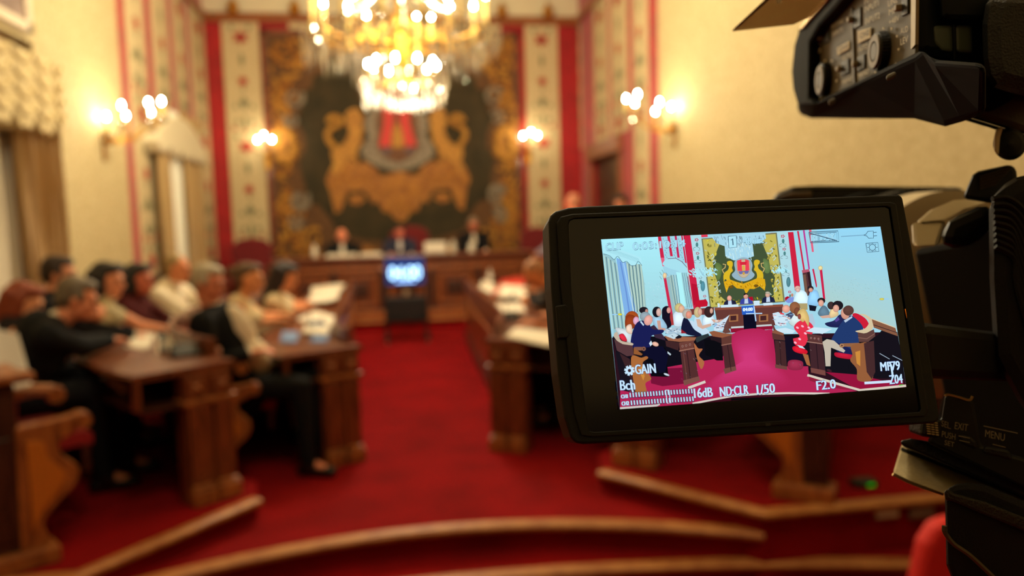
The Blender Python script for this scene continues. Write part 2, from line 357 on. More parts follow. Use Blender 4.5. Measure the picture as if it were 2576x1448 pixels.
# mantle, shield, castle, lions, leafy base
mb = MB(); q = [(930, 660), (830, 670), (745, 700), (700, 760), (690, 830), (720, 880), (690, 930), (665, 980), (690, 1030), (760, 1075), (840, 1100), (930, 1112)]
sym_poly(mb, q, .016); mb.build('silver_mantle', GREYT, T, world=True)
SHB = mat('brown_silk', (120, 78, 50), .75, c2=(98, 62, 40), scale=10)
mb = MB(); sym_poly(mb, [(930, 690), (800, 700), (765, 760), (770, 960), (800, 1010), (870, 1045), (930, 1058)], .026); mb.mi = 1; sym_poly(mb, [(795, 965), (860, 965), (855, 1000), (820, 1000)], .036); mb.build('shield', [SHB, mat('slate_silk', (96, 84, 92), .7)], T, world=True)
mb = MB(); sym_poly(mb, [(800, 690), (895, 690), (880, 740), (880, 800), (868, 850), (860, 955), (785, 955), (800, 890), (818, 800), (815, 740)], .036)
sym_poly(mb, [(880, 560), (930, 560), (930, 640), (890, 690), (815, 690), (840, 600)], .036); mb.build('castle_towers', mat('scarlet_silk', (206, 42, 34), .6), T, world=True)
mb = MB(); sym_poly(mb, [(870, 860), (895, 800), (915, 790), (915, 960), (868, 960)], .034); mb.build('castle_gate', GILTM, T, world=True)
for s in (0, 1):
    L = wq([(625, 703), (585, 720), (565, 750), (575, 780), (560, 800), (590, 835), (585, 880), (560, 930), (520, 955), (475, 975), (478, 1020), (492, 1060), (470, 1110), (500, 1150), (560, 1080), (600, 1020), (650, 1060), (640, 1000), (655, 950), (680, 930), (668, 880), (690, 850), (672, 820), (690, 780), (672, 745), (655, 712)])
    mb = MB(); mb.prism([V(((2*AX-x if s else x), YB-.05-.03, z)) for x, z in L], (0, .03, 0))
    t = wq([(500, 960), (462, 920), (450, 870), (480, 830), (520, 815), (535, 785), (505, 762), (470, 770), (455, 800)])
    mb.tube([((2*AX-x if s else x), YB-.075, z) for x, z in spline([(a, c, 0) for a, c in t], 4) for z in [z]] if False else [((2*AX-p.x if s else p.x), YB-.075, p.z) for p in spline([(a, 0, c) for a, c in t], 4)], [.05]*33, 6, up=V((0, 1, 0)))
    mb.build('lion', GILTM, T, world=True, bevel=.012)
mb = MB()
base = [(930, 1112), (880, 1120), (830, 1140), (790, 1140), (760, 1090), (690, 1050), (650, 1070), (600, 1030), (560, 1100), (500, 1050), (460, 1120), (440, 1180), (470, 1250), (500, 1390), (540, 1370), (575, 1250), (600, 1240), (680, 1240), (720, 1270), (740, 1330), (780, 1310), (810, 1380), (850, 1360), (880, 1420), (930, 1445)]
q = [(min(x, AX), z) for x, z in wq(base)]; mb.prism([V((x, YB-.075, z)) for x, z in q]+[V((2*AX-x, YB-.075, z)) for x, z in reversed(q)][1:-1], (0, .025, 0))
sym_poly(mb, [(600, 1270), (680, 1265), (700, 1300), (650, 1335), (590, 1320)], .03)
for s in (0, 1):
    for x, y, l, a in ((520, 1180, 60, .6), (600, 1160, 70, -.4), (700, 1150, 70, .3), (780, 1230, 80, -.7), (860, 1220, 80, .8), (860, 1330, 70, 1.1), (560, 1100, 40, 1.2), (930, 1300, 80, 1.57)):
        p = wq([(x, y)])[0]; leaf(mb, 2*AX-p[0] if s else p[0], p[1], l/400, .05, -a if s else a, YB-.08)
mb.build('gold_foliage', GILTF, T, world=True, bevel=.01)

# ------------------------------------------------------------------ windows, curtains, door, picture
SHEER = mat('sheer_voile', (226, 216, 196), .9); CURT = mat('bronze_curtain', (182, 144, 92), .75, c2=(158, 122, 74), scale=5, stretch=(1, 1, .1), sheen=.4)
CURT2 = mat('tan_curtain', (182, 150, 96), .75, c2=(160, 128, 78), scale=5, stretch=(1, 1, .1), sheen=.4)
VAL = mat('cream_brocade_swag', (224, 206, 158), .75, c2=(192, 168, 116), scale=13, bump=.5, bscale=22)
DARKG = mat('night_glass', (20, 22, 26), .05)
for n, y0, y1, z1 in ((1, NY0+.15, NY1-.25, 3.2), (2, Wy0+.3, Wy1-.3, 3.1)):
    mb = MB(); x = XL-.16
    for a_, b_ in (((y0, .9), (y0+.07, z1)), ((y1-.07, .9), (y1, z1)), ((y0, .9), (y1, .97)), ((y0, z1-.07), (y1, z1)), (((y0+y1)/2-.04, .9), ((y0+y1)/2+.04, z1)), ((y0, 2.3), (y1, 2.35))):
        mb.box((x-.03, a_[0], a_[1]), (x+.03, b_[0], b_[1]))
    w = struct(mb.build('window_%d' % n, WOODL, bevel=.005)); ROOTM[w.name] = Matrix.Translation(w.location)
    mb = MB(); mb.box((x-.004, y0+.03, .93), (x+.004, y1-.03, z1-.03)); mb.build('pane', DARKG, w, world=True)
def curtain(name, x, y0, y1, z0, z1, n, amp, m, label, tie=0, th=.02):
    mb = MB(); N = n*10; rings = []
    for j in range(13):
        z = z0+(z1-z0)*j/12; t = (j/12); sh = tie*(1-t)**1.3; ring = []
        f, bk = [], []
        for i in range(N+1):
            u = i/N; y = y0+(y1-y0)*u; 
            if tie: y = y+(y1-y)*abs(sh) if tie > 0 else y+(y0-y)*abs(sh)
            d = amp*(sin(2*pi*n*u+.7*sin(5*u+z))+.35*sin(4*pi*n*u+2*z)); f.append(V((x+d, y, z))); bk.append(V((x+d-th, y, z)))
        rings.append(f+bk[::-1])
    mb.loft(rings); return tag(mb.build(name, m, smooth=True), label, 'curtain')
cz0 = .13
curtain('sheer_curtain', XL+.10, NY0-.1, NY1-.45, cz0, onX(60, 130, XL+.3).z-.08, 9, .03, SHEER, 'pale sheer curtain at the left edge of the picture, behind the red-haired woman')
ya, yb = onX(22, 330, XL+.2).y, onX(150, 450, XL+.2).y
dz_ = onX(60, 130, XL+.3).z-.06
curtain('drape', XL+.22, ya, yb, cz0, min(3.35, dz_), 6, .045, CURT, 'bronze pleated drape on the left wall, under the scalloped pelmet', tie=.25)
# far window
fa, fb, fc, fd = [onX(p, 500, XL+.12).y for p in (402, 430, 466, 508)]
fd = min(fd, YB-.35)
curtain('sheer_curtain', XL+.07, fb-.2, fc+.35, 1.04, 3.2, 7, .015, mat('pale_voile', (250, 248, 228), .9), 'bright pale curtain strip in the middle of the far window')
curtain('drape', XL+.13, fa, fb, 1.04, 3.2, 4, .03, CURT2, 'tan drape of the far window, on the side toward the camera')
curtain('drape', XL+.13, fc, fd, 1.04, 3.2, 5, .03, CURT2, 'tan drape of the far window, on the side toward the back corner')
# pelmets
def pelmet(y0, y1, zt_, zs, depth, label, arch=0, m=VAL):
    mb = MB(); n = 40; top = []; bot = []
    for i in range(n+1):
        u = i/n; y = y0+(y1-y0)*u; top.append(V((XL, y, zt_+arch*sin(pi*u))))
        bot.append(V((XL, y, zs-.09*abs(sin(pi*u*4.5))-.05*sin(pi*u*9)**2)))
    mb.prism(top+bot[::-1], (depth, 0, 0))
    if arch == 0:
        for k in range(5):
            ya_ = y0+(y1-y0)*k/4.5; yb_ = y0+(y1-y0)*min(1, (k+1)/4.5)
            for j in range(4): mb.tube([(XL+depth+.005, ya_+(yb_-ya_)*t, zs+.08+.13*j-.09*sin(pi*t)) for t in (i/8 for i in range(9))], .022, 6)
    return tag(mb.build('pelmet', m, bevel=.02), label, 'pelmet')
pz = onX(75, 305, XL+.3).z; pzt = onX(60, 130, XL+.3).z
pelmet(NY0-.2, onX(150, 300, XL+.3).y, pzt, pz+.04, .34, 'ornate scalloped cream pelmet over the drape on the left wall')
ay1 = min(onX(518, 400, XL+.2).y, YB-.2); ay0 = onX(396, 380, XL+.2).y
az = onX(455, 385, XL+.2).z; azt = onX(400, 300, XL+.2).z
pelmet(ay0, ay1, azt-.2, az+.05, .22, 'plain arched cream pelmet over the far window', arch=.35, m=PLAIN)
# picture frame
pa, pb = onX(-60, 40, XL).y, onX(64, 60, XL).y; pz0 = onX(60, 84, XL).z
T = thing('framed_picture', 'cream framed picture hanging high at the top left corner', 'picture', (XL, (pa+pb)/2, pz0))
mb = MB(); fw = .09
for a_, b_ in (((pa, pz0), (pb, pz0+fw)), ((pa, pz0+1.1-fw), (pb, pz0+1.1)), ((pa, pz0), (pa+fw, pz0+1.1)), ((pb-fw, pz0), (pb, pz0+1.1))): mb.box((XL+.005, a_[0], a_[1]), (XL+.06, b_[0], b_[1]))
mb.build('frame', mat('ivory_frame', (224, 206, 180), .5), T, world=True, bevel=.012)
mb = MB(); mb.box((XL+.005, pa+fw, pz0+fw), (XL+.03, pb-fw, pz0+1.1-fw)); mb.build('canvas', mat('muted_canvas', (96, 74, 66), .5, c2=(150, 130, 120), scale=3), T, world=True)
# door
mb = MB(); mb.box((XR+.08, DY0, 0.01), (XR+.14, DY1, DZ))
for zz in (.25, 1.15, 2.05):
    for k in (0, 1): w = (DY1-DY0)/2; mb.box((XR+.055, DY0+.1+k*w, zz), (XR+.08, DY0+w-.05+k*w, min(zz+.75, DZ-.12)))
d = struct(mb.build('door_1', WOODD, bevel=.01)); ROOTM[d.name] = Matrix.Translation(d.location)
MB().lathe([(.012, 0), (.012, .04), (.03, .05), (.03, .08), (0, .09)], (XR+.08, DY0+.12, 1.0), V((-1, 0, 0))).build('door_handle', GOLD, d, world=True, smooth=True)
mb = MB(); mb.box((XR-.05, DY0-.09, 0), (XR+.0, DY0, DZ+.02)); mb.box((XR-.05, DY1, 0), (XR, DY1+.09, DZ+.02)); mb.box((XR-.10, DY0-.13, DZ), (XR, DY1+.13, DZ+.25))
struct(mb.build('trim_door_surround', mat('rose_wood', (140, 84, 50), .5), bevel=.01))

# ------------------------------------------------------------------ sconces and chandelier
def bulbmat(s):
    k = 'lit_bulb_%d' % s
    if k in MC: return MC[k]
    m = emat((255, 238, 196), s); MC[k] = m; return m
CANDLE = mat('ivory_candle', (236, 206, 120), .5, trans=0.0); CRY = mat('crystal', (186, 178, 162), .05, .7)
BULB = 280
def bulb(p, parent, s=BULB):
    MB().lathe([(.005, 0), (.011, .008), (.014, .022), (.010, .040), (.003, .056)], p, seg=8).build('bulb', bulbmat(s), parent, world=True, smooth=True)
def candle(p, h, parent, s=BULB, r=.014):
    c = MB().lathe([(r*1.9, 0), (r*2.2, .01), (r, .015), (r, h)], p, seg=8).build('candle', CANDLE, parent, world=True, smooth=True); bulb(V(p)+V((0, 0, h)), c, s)
def sconce(c, wall, n, r, label, a0, a1, zb=0, s=BULB, drop=.32):
    """c = centre of the ring of bulbs, wall = point on the wall behind it"""
    c = V(c); wall = V(wall); dr = (c-wall).normalized(); ch = .12
    T = thing('wall_sconce', label, 'wall lamp', wall, 0, 'crystal wall sconces')
    sd = V((-dr.y, dr.x, 0)); hub = V((wall.x, wall.y, c.z-ch-drop*.4))+dr*.06
    MB().obox(hub-dr*.05+V((0, 0, -.05)), sd, V((0, 0, 1)), dr, .05, .16, .009).ball(hub, (.045, .045, .06)).build('backplate', GOLD, T, world=True, bevel=.01)
    for i in range(n):
        a = a0+(a1-a0)*i/max(1, n-1); p = c+sd*r*sin(a)+dr*r*cos(a)+V((0, 0, zb*(i % 2)))-V((0, 0, ch+.03))
        m_ = (hub+p)/2-V((0, 0, .10)); MB().tube(spline([hub, m_, p-V((0, 0, .02)), p], 5), .008, 6).build('arm', GOLD, T, world=True, smooth=True)
        candle(p, ch, T, s)
        for k in range(4):
            aa = k*pi/2; q = p+V((.03*cos(aa), .03*sin(aa), -.015)); MB().lathe([(.001, 0), (.008, -.015), (.011, -.05), (.001, -.075)], q, seg=6).build('crystal_drop', CRY, T, world=True)
p = onX(338, 278, XL+.33); sconce(p, (XL, p.y, p.z-.1), 6, .28, 'crystal wall sconce with glowing bulbs on the left wall, largest on that side', -2.7, 2.2, .03, drop=.5)
p = onX(1632, 262, XR-.33); sconce(p, (XR, p.y, p.z-.1), 6, .28, 'crystal wall sconce with glowing bulbs on the right wall', -2.2, 2.7, .03, drop=.5)
p = onY(667, 355, YB-.22); sconce(p, (p.x, YB-.07, p.z-.1), 3, .15, 'small three-bulb sconce beside the left edge of the tapestry', -1.25, 1.25, 0)
p = onY(1333, 344, YB-.22); sconce(p, (p.x, YB-.02, p.z-.1), 3, .15, 'small three-bulb sconce beside the right edge of the tapestry', -1.25, 1.25, 0)

CYY = 7.8; cc = onY(1010, 100, CYY); zc = lambda y: onY(1010, y, CYY).z
T = thing('chandelier', 'huge tiered crystal chandelier with candle bulbs hanging over the aisle', 'chandelier', (cc.x, CYY, ZC))
C0 = V((cc.x, CYY, 0))
zlow = zc(185); zr = zc(95)
MB().lathe([(.02, zlow), (.05, zlow+.05), (.09, zlow+.12), (.04, zlow+.2), (.06, zr-.1), (.12, zr), (.05, zr+.12), (.03, zr+.5), (.08, zr+.6), (.02, zr+.8), (.012, zr+1.2), (.012, ZC-.06), (.12, ZC-.04), (.12, ZC)], C0, seg=14).build('stem', GOLD, T, world=True, smooth=True)
crystals = []; cn = [0]; fringe = MB(); rnd = random.Random(5)
def drop(p, l, r=.014, part=False):
    prof = [(.001, 0), (r*.7, -l*.15), (r, -l*.6), (.001, -l)]
    if part and cn[0] < 96: cn[0] += 1; MB().lathe(prof, p, seg=6).build('crystal_drop', CRY, T, world=True)
    else: fringe.lathe(prof, p, seg=5)
def ring(r, z, n, ch, s, cs=0, a0=0, armz=.0):
    for i in range(n):
        a = a0+2*pi*i/n; p = C0+V((r*cos(a), r*sin(a), z)); h = C0+V((.05*cos(a), .05*sin(a), z+armz)); m_ = C0+V((r*.6*cos(a), r*.6*sin(a), z-.12))
        MB().tube(spline([h, m_, p-V((0, 0, .03)), p], 5), .009, 6).build('arm', GOLD, T, world=True, smooth=True)
        candle(p, ch, T, s, .017)
        for k in range(5):
            b = 2*pi*k/5; drop(p+V((.04*cos(b), .04*sin(b), -.01)), rnd.uniform(.10, .17), .014, k == 0)
    hp = MB(); hp.tube([C0+V((r*.93*cos(2*pi*k/40), r*.93*sin(2*pi*k/40), z-.03)) for k in range(41)], .012, 6); hp.build('hoop', GOLD, T, world=True, smooth=True)
ring(.86, zc(80), 14, .34, BULB, armz=.1)
ring(.52, zc(70), 9, .20, BULB, a0=.2, armz=.1)
ring(.34, zc(185), 10, .06, BULB, a0=.1, armz=.05)
ring(.55, zc(-60), 8, .2, BULB, a0=.3)
# fringes of long crystals on the big hoop, swags between hoops, and the lower basket
for r, n, zz, la, lb in ((.97, 64, zc(82), .16, .32), (.80, 44, zc(100), .2, .34), (.62, 30, zc(95), .14, .3), (.45, 22, zc(100), .1, .3)):
    for i in range(n):
        a = 2*pi*i/n+rnd.uniform(-.02, .02); rr = r+rnd.uniform(-.02, .02); z = zz-rnd.uniform(0, .06); drop(C0+V((rr*cos(a), rr*sin(a), z)), rnd.uniform(la, lb), .012, i % 6 == 0 and r > .9)
for r, n, y0, l in ((.44, 44, 182, .17), (.42, 40, 205, .16), (.40, 40, 225, .17), (.30, 26, 235, .12), (.18, 16, 240, .12)):
    for i in range(n):
        a = 2*pi*i/n; drop(C0+V((r*cos(a), r*sin(a), zc(y0))), l*rnd.uniform(.85, 1.15), .012, i % 4 == 0)
o = fringe.build('crystal_fringe', CRY, T, world=True); o['kind'] = 'stuff'
for i in range(12):
    a = 2*pi*i/12; pts = [C0+V(((.90-.82*t)*cos(a), (.90-.82*t)*sin(a), zc(75)+.75*t**2)) for t in (k/12 for k in range(13))]
    MB().tube(pts, .012, 5).build('crystal_chain', CRY, T, world=True)
# point lights at the chandelier, plus an unseen fill lamp added overhead
def lamp(name, loc, w, r, c=(1, .87, .62)):
    l = bpy.data.lights.new(name, 'POINT'); l.energy = w; l.shadow_soft_size = r; l.color = c; o = bpy.data.objects.new(name, l); o.location = loc; COL.objects.link(o); return o
lamp('chandelier_light', (cc.x, CYY, zc(-60)+.45), 430, .5); lamp('chandelier_low_light', (cc.x, CYY, zlow-.35), 90, .3)
lamp('added_fill_light', (.2, 1.3, 4.9), 140, .5)
# ------------------------------------------------------------------ curved desks and benches
def flip(path, m): return [((2*X0-p[0]) if m else p[0], p[1], p[2]) for p in path]
def swp(path, prof, m):
    mb = MB(); mb.sweep(flip(path, m), [((-a if m else a), z) for a, z in prof]); return mb
def rect(a, b, z0, z1): return [(a, z0), (b, z0), (b, z1), (a, z1)]
CUSH = mat('crimson_velvet', (160, 14, 18), .85, c2=(136, 8, 14), scale=9, sheen=.1)
def desk(ctrl, z0, h, m, label, lip=.1):
    path = spline([(x, y, z0) for x, y in ctrl], 6); fp = flip(path, m); b = fp[0]
    T = thing('curved_desk', label, 'desk', b, 0, 'curved council desks')
    swp(path, [(-.235, h-.035), (.30, h-.035), (.315, h-.015), (.30, h), (-.235, h), (-.25, h-.015)], m).build('desktop', WOOD, T, world=True, smooth=True, angle=30)
    swp(path[1:], rect(-.215, -.185, 0, h-.035), m).build('front_panel', WOOD, T, world=True)
    sh = swp(path, rect(-.20, .27, h-.20, h-.18), m); sh.build('shelf', WOODD, T, world=True)
    swp(path, [(-.235, h-.215), (-.205, h-.215), (-.205, h-.17), (-.235, h-.18)], m).build('moulding', WOODL, T, world=True)
    lp = path[3:]; swp(lp, rect(-.245, -.215, h-.03, h+lip), m).build('raised_screen', WOOD, T, world=True)
    swp(path[3:], [(-.24, .02), (-.215, .02), (-.215, .14), (-.23, .14)], m).build('skirting', WOODD, T, world=True)
    t = (V(path[1])-V(path[0])); t.z = 0; t.normalize(); n = V((-t.y, t.x, 0))
    if m: t.x *= -1; n.x *= -1
    z = V((0, 0, 1)); o = V(fp[0])
    pb = MB(); pb.obox(o+n*(-.075)+t*.05+z*(h-.035)/2, t, n, z, .05, .135, (h-.035)/2)
    for s in (-.145, -.005):
        pb.obox(o+n*s-t*.006+z*(h*.42), t, n, z, .012, .052, h*.30); pb.obox(o+n*s-t*.003+z*(h-.115), t, n, z, .012, .05, .055)
    pp = pb.build('end_pillar', WOOD, T, world=True, bevel=.005)
    for s in (-.145, -.005):
        q = o+n*s-t*.012+z*(h-.115); r = MB(); r.ball(q, (.022, .022, .022), 8)
        for k in range(4): a = pi/4+k*pi/2; r.ball(q+n*.026*cos(a)+z*.026*sin(a), .013, 6)
        r.build('carved_rosette', WOODL, pp, world=True, smooth=True)
        r = MB(); r.obox(o+n*s+t*.0+z*.045, t, n, z, .055, .066, .045); r.obox(o+n*s+t*.0+z*.1, t, n, z, .045, .058, .012); r.build('plinth', WOODL, T, world=True, bevel=.012)
    MB().obox(o+n*(-.075)+t*.035+z*(h-.19), t, n, z, .06, .155, .016).build('capital_moulding', WOODL, T, world=True, bevel=.008)
    MB().obox(o+n*.285+t*.03+z*(h-.11), t, n, z, .03, .012, .078).build('cubby_cheek', WOOD, T, world=True, bevel=.004)
    return T
def bench(ctrl, z0, m, label, h=.86):
    path = spline([(x, y, z0) for x, y in ctrl], 6); fp = flip(path, m); b = fp[0]
    T = thing('curved_bench', label, 'bench', b, 0, 'curved council benches')
    swp(path, rect(0, .05, 0, h-.04), m).build('backrest', WOOD, T, world=True)
    swp(path, [(-.09, h-.05), (.07, h-.05), (.09, h-.03), (.08, h), (-.09, h), (-.11, h-.02)], m).build('top_rail', WOODL, T, world=True, smooth=True, angle=30)
    swp(path, [(.05, h-.24), (.075, h-.24), (.075, h-.2), (.05, h-.19)], m).build('moulding', WOODL, T, world=True)
    swp(path, rect(.05, .065, h-.17, h-.14), m).build('moulding', WOOD, T, world=True)
    swp(path[1:], [(-.055, .50), (-.005, .48), (-.005, h-.08), (-.04, h-.08), (-.065, h-.14)], m).build('back_cushion', CUSH, T, world=True, smooth=True)
    swp(path[4:], [(-.42, .41), (-.42, .46), (-.38, .48), (-.02, .47), (-.02, .41)], m).build('seat_cushion', CUSH, T, world=True, smooth=True)
    swp(path[4:], rect(-.40, -.37, .28, .41), m).build('seat_apron', WOODD, T, world=True)
    t = (V(path[1])-V(path[0])); t.z = 0; t.normalize(); n = V((-t.y, t.x, 0))
    if m: t.x *= -1; n.x *= -1
    z = V((0, 0, 1)); o = V(fp[0])
    out = spline([(-.02, 0, .02), (-.20, 0, .02), (-.20, 0, .10), (-.17, 0, .2), (-.26, 0, .28), (-.38, 0, .36), (-.40, 0, .44), (-.31, 0, .52), (-.30, 0, .58), (-.40, 0, .62), (-.47, 0, .66), (-.45, 0, .71), (-.34, 0, .70), (-.05, 0, .69)], 4)
    mb = MB(); mb.prism([o+n*p.x*.66+z*p.z*.90-t*.03 for p in out], t*.07); e = mb.build('end_panel', WOODL, T, world=True, bevel=.008)
    mb = MB(); inn = spline([(-.10, 0, .16), (-.16, 0, .26), (-.28, 0, .36), (-.31, 0, .43), (-.22, 0, .52), (-.20, 0, .60), (-.10, 0, .62)], 4); mb.prism([o+n*p.x*.66+z*p.z*.90-t*.042 for p in inn], t*.014); mb.build('carved_inset', mat('honey_oak', (190, 108, 34), .4), e, world=True, bevel=.004)
    MB().lathe([(.035, -.05), (.04, 0), (.035, .05)], o+n*(-.295)+z*.605, t, 12).build('arm_scroll', WOODL, T, world=True, smooth=True)
    mb = MB(); mb.obox(o+n*.03+t*.03+z*(h/2-.02), t, n, z, .05, .075, h/2-.03); mb.obox(o+n*.03-t*.02+z*(h*.42), t, n, z, .012, .045, h*.26); mb.build('end_pillar', WOODD, T, world=True, bevel=.006)
    MB().tube([o+n*.0+t*.12+z*.73, o-n*.15+t*.12+z*.75, o-n*.22+t*.12+z*.735], .028, 8).lathe([(.036, -.035), (.042, 0), (.036, .035)], o-n*.23+t*.12+z*.715, t, 12).build('armrest', WOODL, T, world=True, smooth=True)
    MB().obox(o-n*.01+t*.0+z*.04, t, n, z, .075, .15, .04).build('plinth', WOODL, T, world=True, bevel=.012)
    MB().obox(o-n*.01+t*.01+z*(h-.02), t, n, z, .07, .11, .02).build('rail_end', WOODL, T, world=True, bevel=.012)
    return T
DO = [(-1.066, 4.11), (-1.38, 4.5), (-1.68, 5.1), (-1.82, 6.0), (-1.78, 7.0), (-1.55, 8.2)]
DI = [(-.45, 4.985), (-.63, 5.35), (-.70, 6.0), (-.71, 7.0), (-.73, 8.4), (-.78, 9.9)]
b0 = onZ(42, 1430, .12)
BO = [(b0.x, b0.y), (b0.x-.28, b0.y+.38), (-2.28, 4.3), (-2.6, 5.3), (-2.66, 6.2), (-2.5, 7.4)]
BI = [(-1.17, 4.66), (-1.24, 5.1), (-1.33, 5.8), (-1.30, 6.6), (-1.1, 7.9)]
HO, HI = .74, .77
desk(DO, .12, HO, 0, 'outer left curved walnut desk, in front of the man with his arm on it')
desk(DI, 0, HI, 0, 'inner left curved walnut desk, its end pillar beside the red aisle')
desk(DO, .12, HO, 1, 'outer right curved desk, hidden behind the camera screen but for its foot')
desk(DI, 0, HI, 1, 'inner right curved walnut desk, its end pillar left of the camera screen')
bench(BO, .12, 0, 'outer left curved bench with scrolled end, in the lower left corner')
bench(BI, 0, 0, 'inner left bench whose golden scrolled end shows behind the outer desk pillar')
bench(BO, .12, 1, 'outer right curved bench, its end standing below the camera screen')
bench(BI, 0, 1, 'inner right curved bench with red cushions, behind the camera screen')

# presiding bench
BX0, BX1, BY, BZ, BT = -1.75, 2.1, 11.62, .15, 1.10
T = thing('presiding_bench', 'long panelled walnut bench where three officials sit below the tapestry', 'desk', (X0, BY, BZ))
MB().box((BX0, BY, BZ), (BX1, BY+.04, BT-.05)).build('front_panel', WOOD, T, world=True)
MB().box((BX0-.06, BY-.08, BT-.05), (BX1+.06, BY+.55, BT)).build('desktop', WOOD, T, world=True, bevel=.012)
MB().box((BX0-.02, BY-.05, BZ), (BX1+.02, BY, BZ+.12)).build('plinth', WOODL, T, world=True, bevel=.01)
MB().box((BX0-.02, BY-.035, BT-.22), (BX1+.02, BY, BT-.17)).build('moulding', WOODL, T, world=True, bevel=.008)
for s in (BX0, BX1-.04): MB().box((s, BY, BZ), (s+.04, BY+.5, BT-.05)).build('side_panel', WOOD, T, world=True)
n = 5
for i in range(n):
    a = BX0+.1+(BX1-BX0-.2)*i/n; b = BX0+.1+(BX1-BX0-.2)*(i+1)/n; c, w = (a+b)/2, (b-a)/2-.10
    mb = MB(); z0_, z1_ = BZ+.2, BT-.29; fw = .035
    for q, r in (((c-w, z0_), (c+w, z0_+fw)), ((c-w, z1_-fw), (c+w, z1_)), ((c-w, z0_), (c-w+fw, z1_)), ((c+w-fw, z0_), (c+w, z1_))): mb.box((q[0], BY-.03, q[1]), (r[0], BY, r[1]))
    mb.build('panel_frame', WOODL, T, world=True, bevel=.008)
    MB().box((c-w*.5, BY-.02, z0_+.12), (c+w*.5, BY, z1_-.12)).build('raised_panel', WOODD, T, world=True, bevel=.015)
    if i: MB().box((a-.045, BY-.045, BZ+.12), (a+.045, BY, BT-.22)).build('pilaster', WOODD, T, world=True, bevel=.01)
def armchair(x, y, z, label, w=.62, h=1.2):
    T = thing('high_backed_chair', label, 'chair', (x, y, z), 0, 'red high-backed chairs of the presidium')
    mb = MB(); pts = [(-w/2, .45), (-w/2, h-.12), (-w*.34, h-.03), (-w*.15, h), (w*.15, h), (w*.34, h-.03), (w/2, h-.12), (w/2, .45)]
    mb.prism([V((x+a, y+.2, z+b)) for a, b in pts], (0, .09, 0)); mb.build('backrest', mat('maroon_velvet', (112, 12, 18), .85, sheen=.2), T, world=True, bevel=.03, seg=3)
    MB().box((x-w/2+.03, y-.3, z+.38), (x+w/2-.03, y+.2, z+.48)).build('seat', mat('maroon_velvet', (112, 12, 18), .85, sheen=.2), T, world=True, bevel=.02)
    for sx in (-1, 1):
        MB().box((x+sx*w/2-.03, y-.28, z+.62), (x+sx*w/2+.03, y+.2, z+.67)).build('armrest', WOOD, T, world=True, bevel=.015)
        for sy in (-.27, .22): MB().box((x+sx*w/2-.025, y+sy-.025, z), (x+sx*w/2+.025, y+sy+.025, z+.62)).build('leg', WOOD, T, world=True, bevel=.006)
CHR = mat('maroon_velvet', (112, 12, 18), .85, sheen=.2)
cp = onY(625, 600, 12.6); armchair(cp.x, 12.6, .30, 'empty red high-backed chair left of the three officials', .62, cp.z-.30)
cp = onY(1048, 572, 12.75); armchair(cp.x-.12, 12.75, .30, 'red high-backed chair behind the official in the middle', .66, cp.z-.27)
cp = onY(1350, 572, 12.6); armchair(cp.x+.05, 12.6, .30, 'red high-backed chair of the person in light blue, right of the tapestry', .6, cp.z-.30)

# countdown display on its trolley
sy = 10.2; s0, s1 = onY(969, 650, sy), onY(1068, 712, sy); f0, f1 = onZ(975, 862, 0), onZ(1076, 856, 0)
T = thing('countdown_display', 'blue countdown screen on a black trolley in front of the presiding bench', 'display', ((s0.x+s1.x)/2, sy, 0))
BLK = mat('satin_black', (18, 16, 16), .5); cxm = (s0.x+s1.x)/2
MB().box((s0.x-.015, sy, s1.z-.03), (s1.x+.015, sy+.04, s0.z+.015)).build('monitor', BLK, T, world=True, bevel=.006)
sp = Plane((0, sy-.002, 0), (0, -1, 0))
scr = MB().box((s0.x, sy-.003, s1.z), (s1.x, sy, s0.z)).build('screen', emat((64, 90, 170), .4), T, world=True)
mb = MB(); vs, fs = text_mesh('04:00'); xa, xb_ = min(v.x for v in vs), max(v.x for v in vs); wz = (s1.x-s0.x)
mb.add([V((s0.x+wz*.09+(v.x-xa)/(xb_-xa)*wz*.82, sy-.005, s1.z+.07+v.y*.17/.7)) for v in vs], fs); mb.build('digits', emat((170, 215, 255), 4.5), scr, world=True)
mb = MB(); mb.box((cxm-.13, sy-.005, s1.z+.025), (cxm+.13, sy-.004, s1.z+.045)); mb.build('caption', emat((150, 190, 255), 3), scr, world=True)
for q in (f0, f1):
    MB().box((q.x-.02, sy-.03, .06), (q.x+.02, sy+.03, s1.z)).build('post', BLK, T, world=True)
    MB().box((q.x-.025, sy-.26, .05), (q.x+.025, sy+.3, .09)).build('foot', BLK, T, world=True, bevel=.005)
    for yy in (sy-.22, sy+.26): MB().lathe([(.026, -.012), (.026, .012)], (q.x, yy, .026), V((1, 0, 0)), 12).build('caster', mat('pale_rubber', (190, 150, 120), .5), T, world=True)
MB().box((f0.x, sy-.12, .30), (f1.x, sy+.14, .60)).build('equipment_case', BLK, T, world=True, bevel=.01)
MB().box((f0.x, sy-.14, .28), (f1.x, sy+.16, .30)).build('shelf', BLK, T, world=True)
MB().box((cxm-.03, sy-.125, .63), (cxm+.04, sy-.05, .70)).build('connector_box', mat('pale_connector', (150, 120, 90), .5), T, world=True)

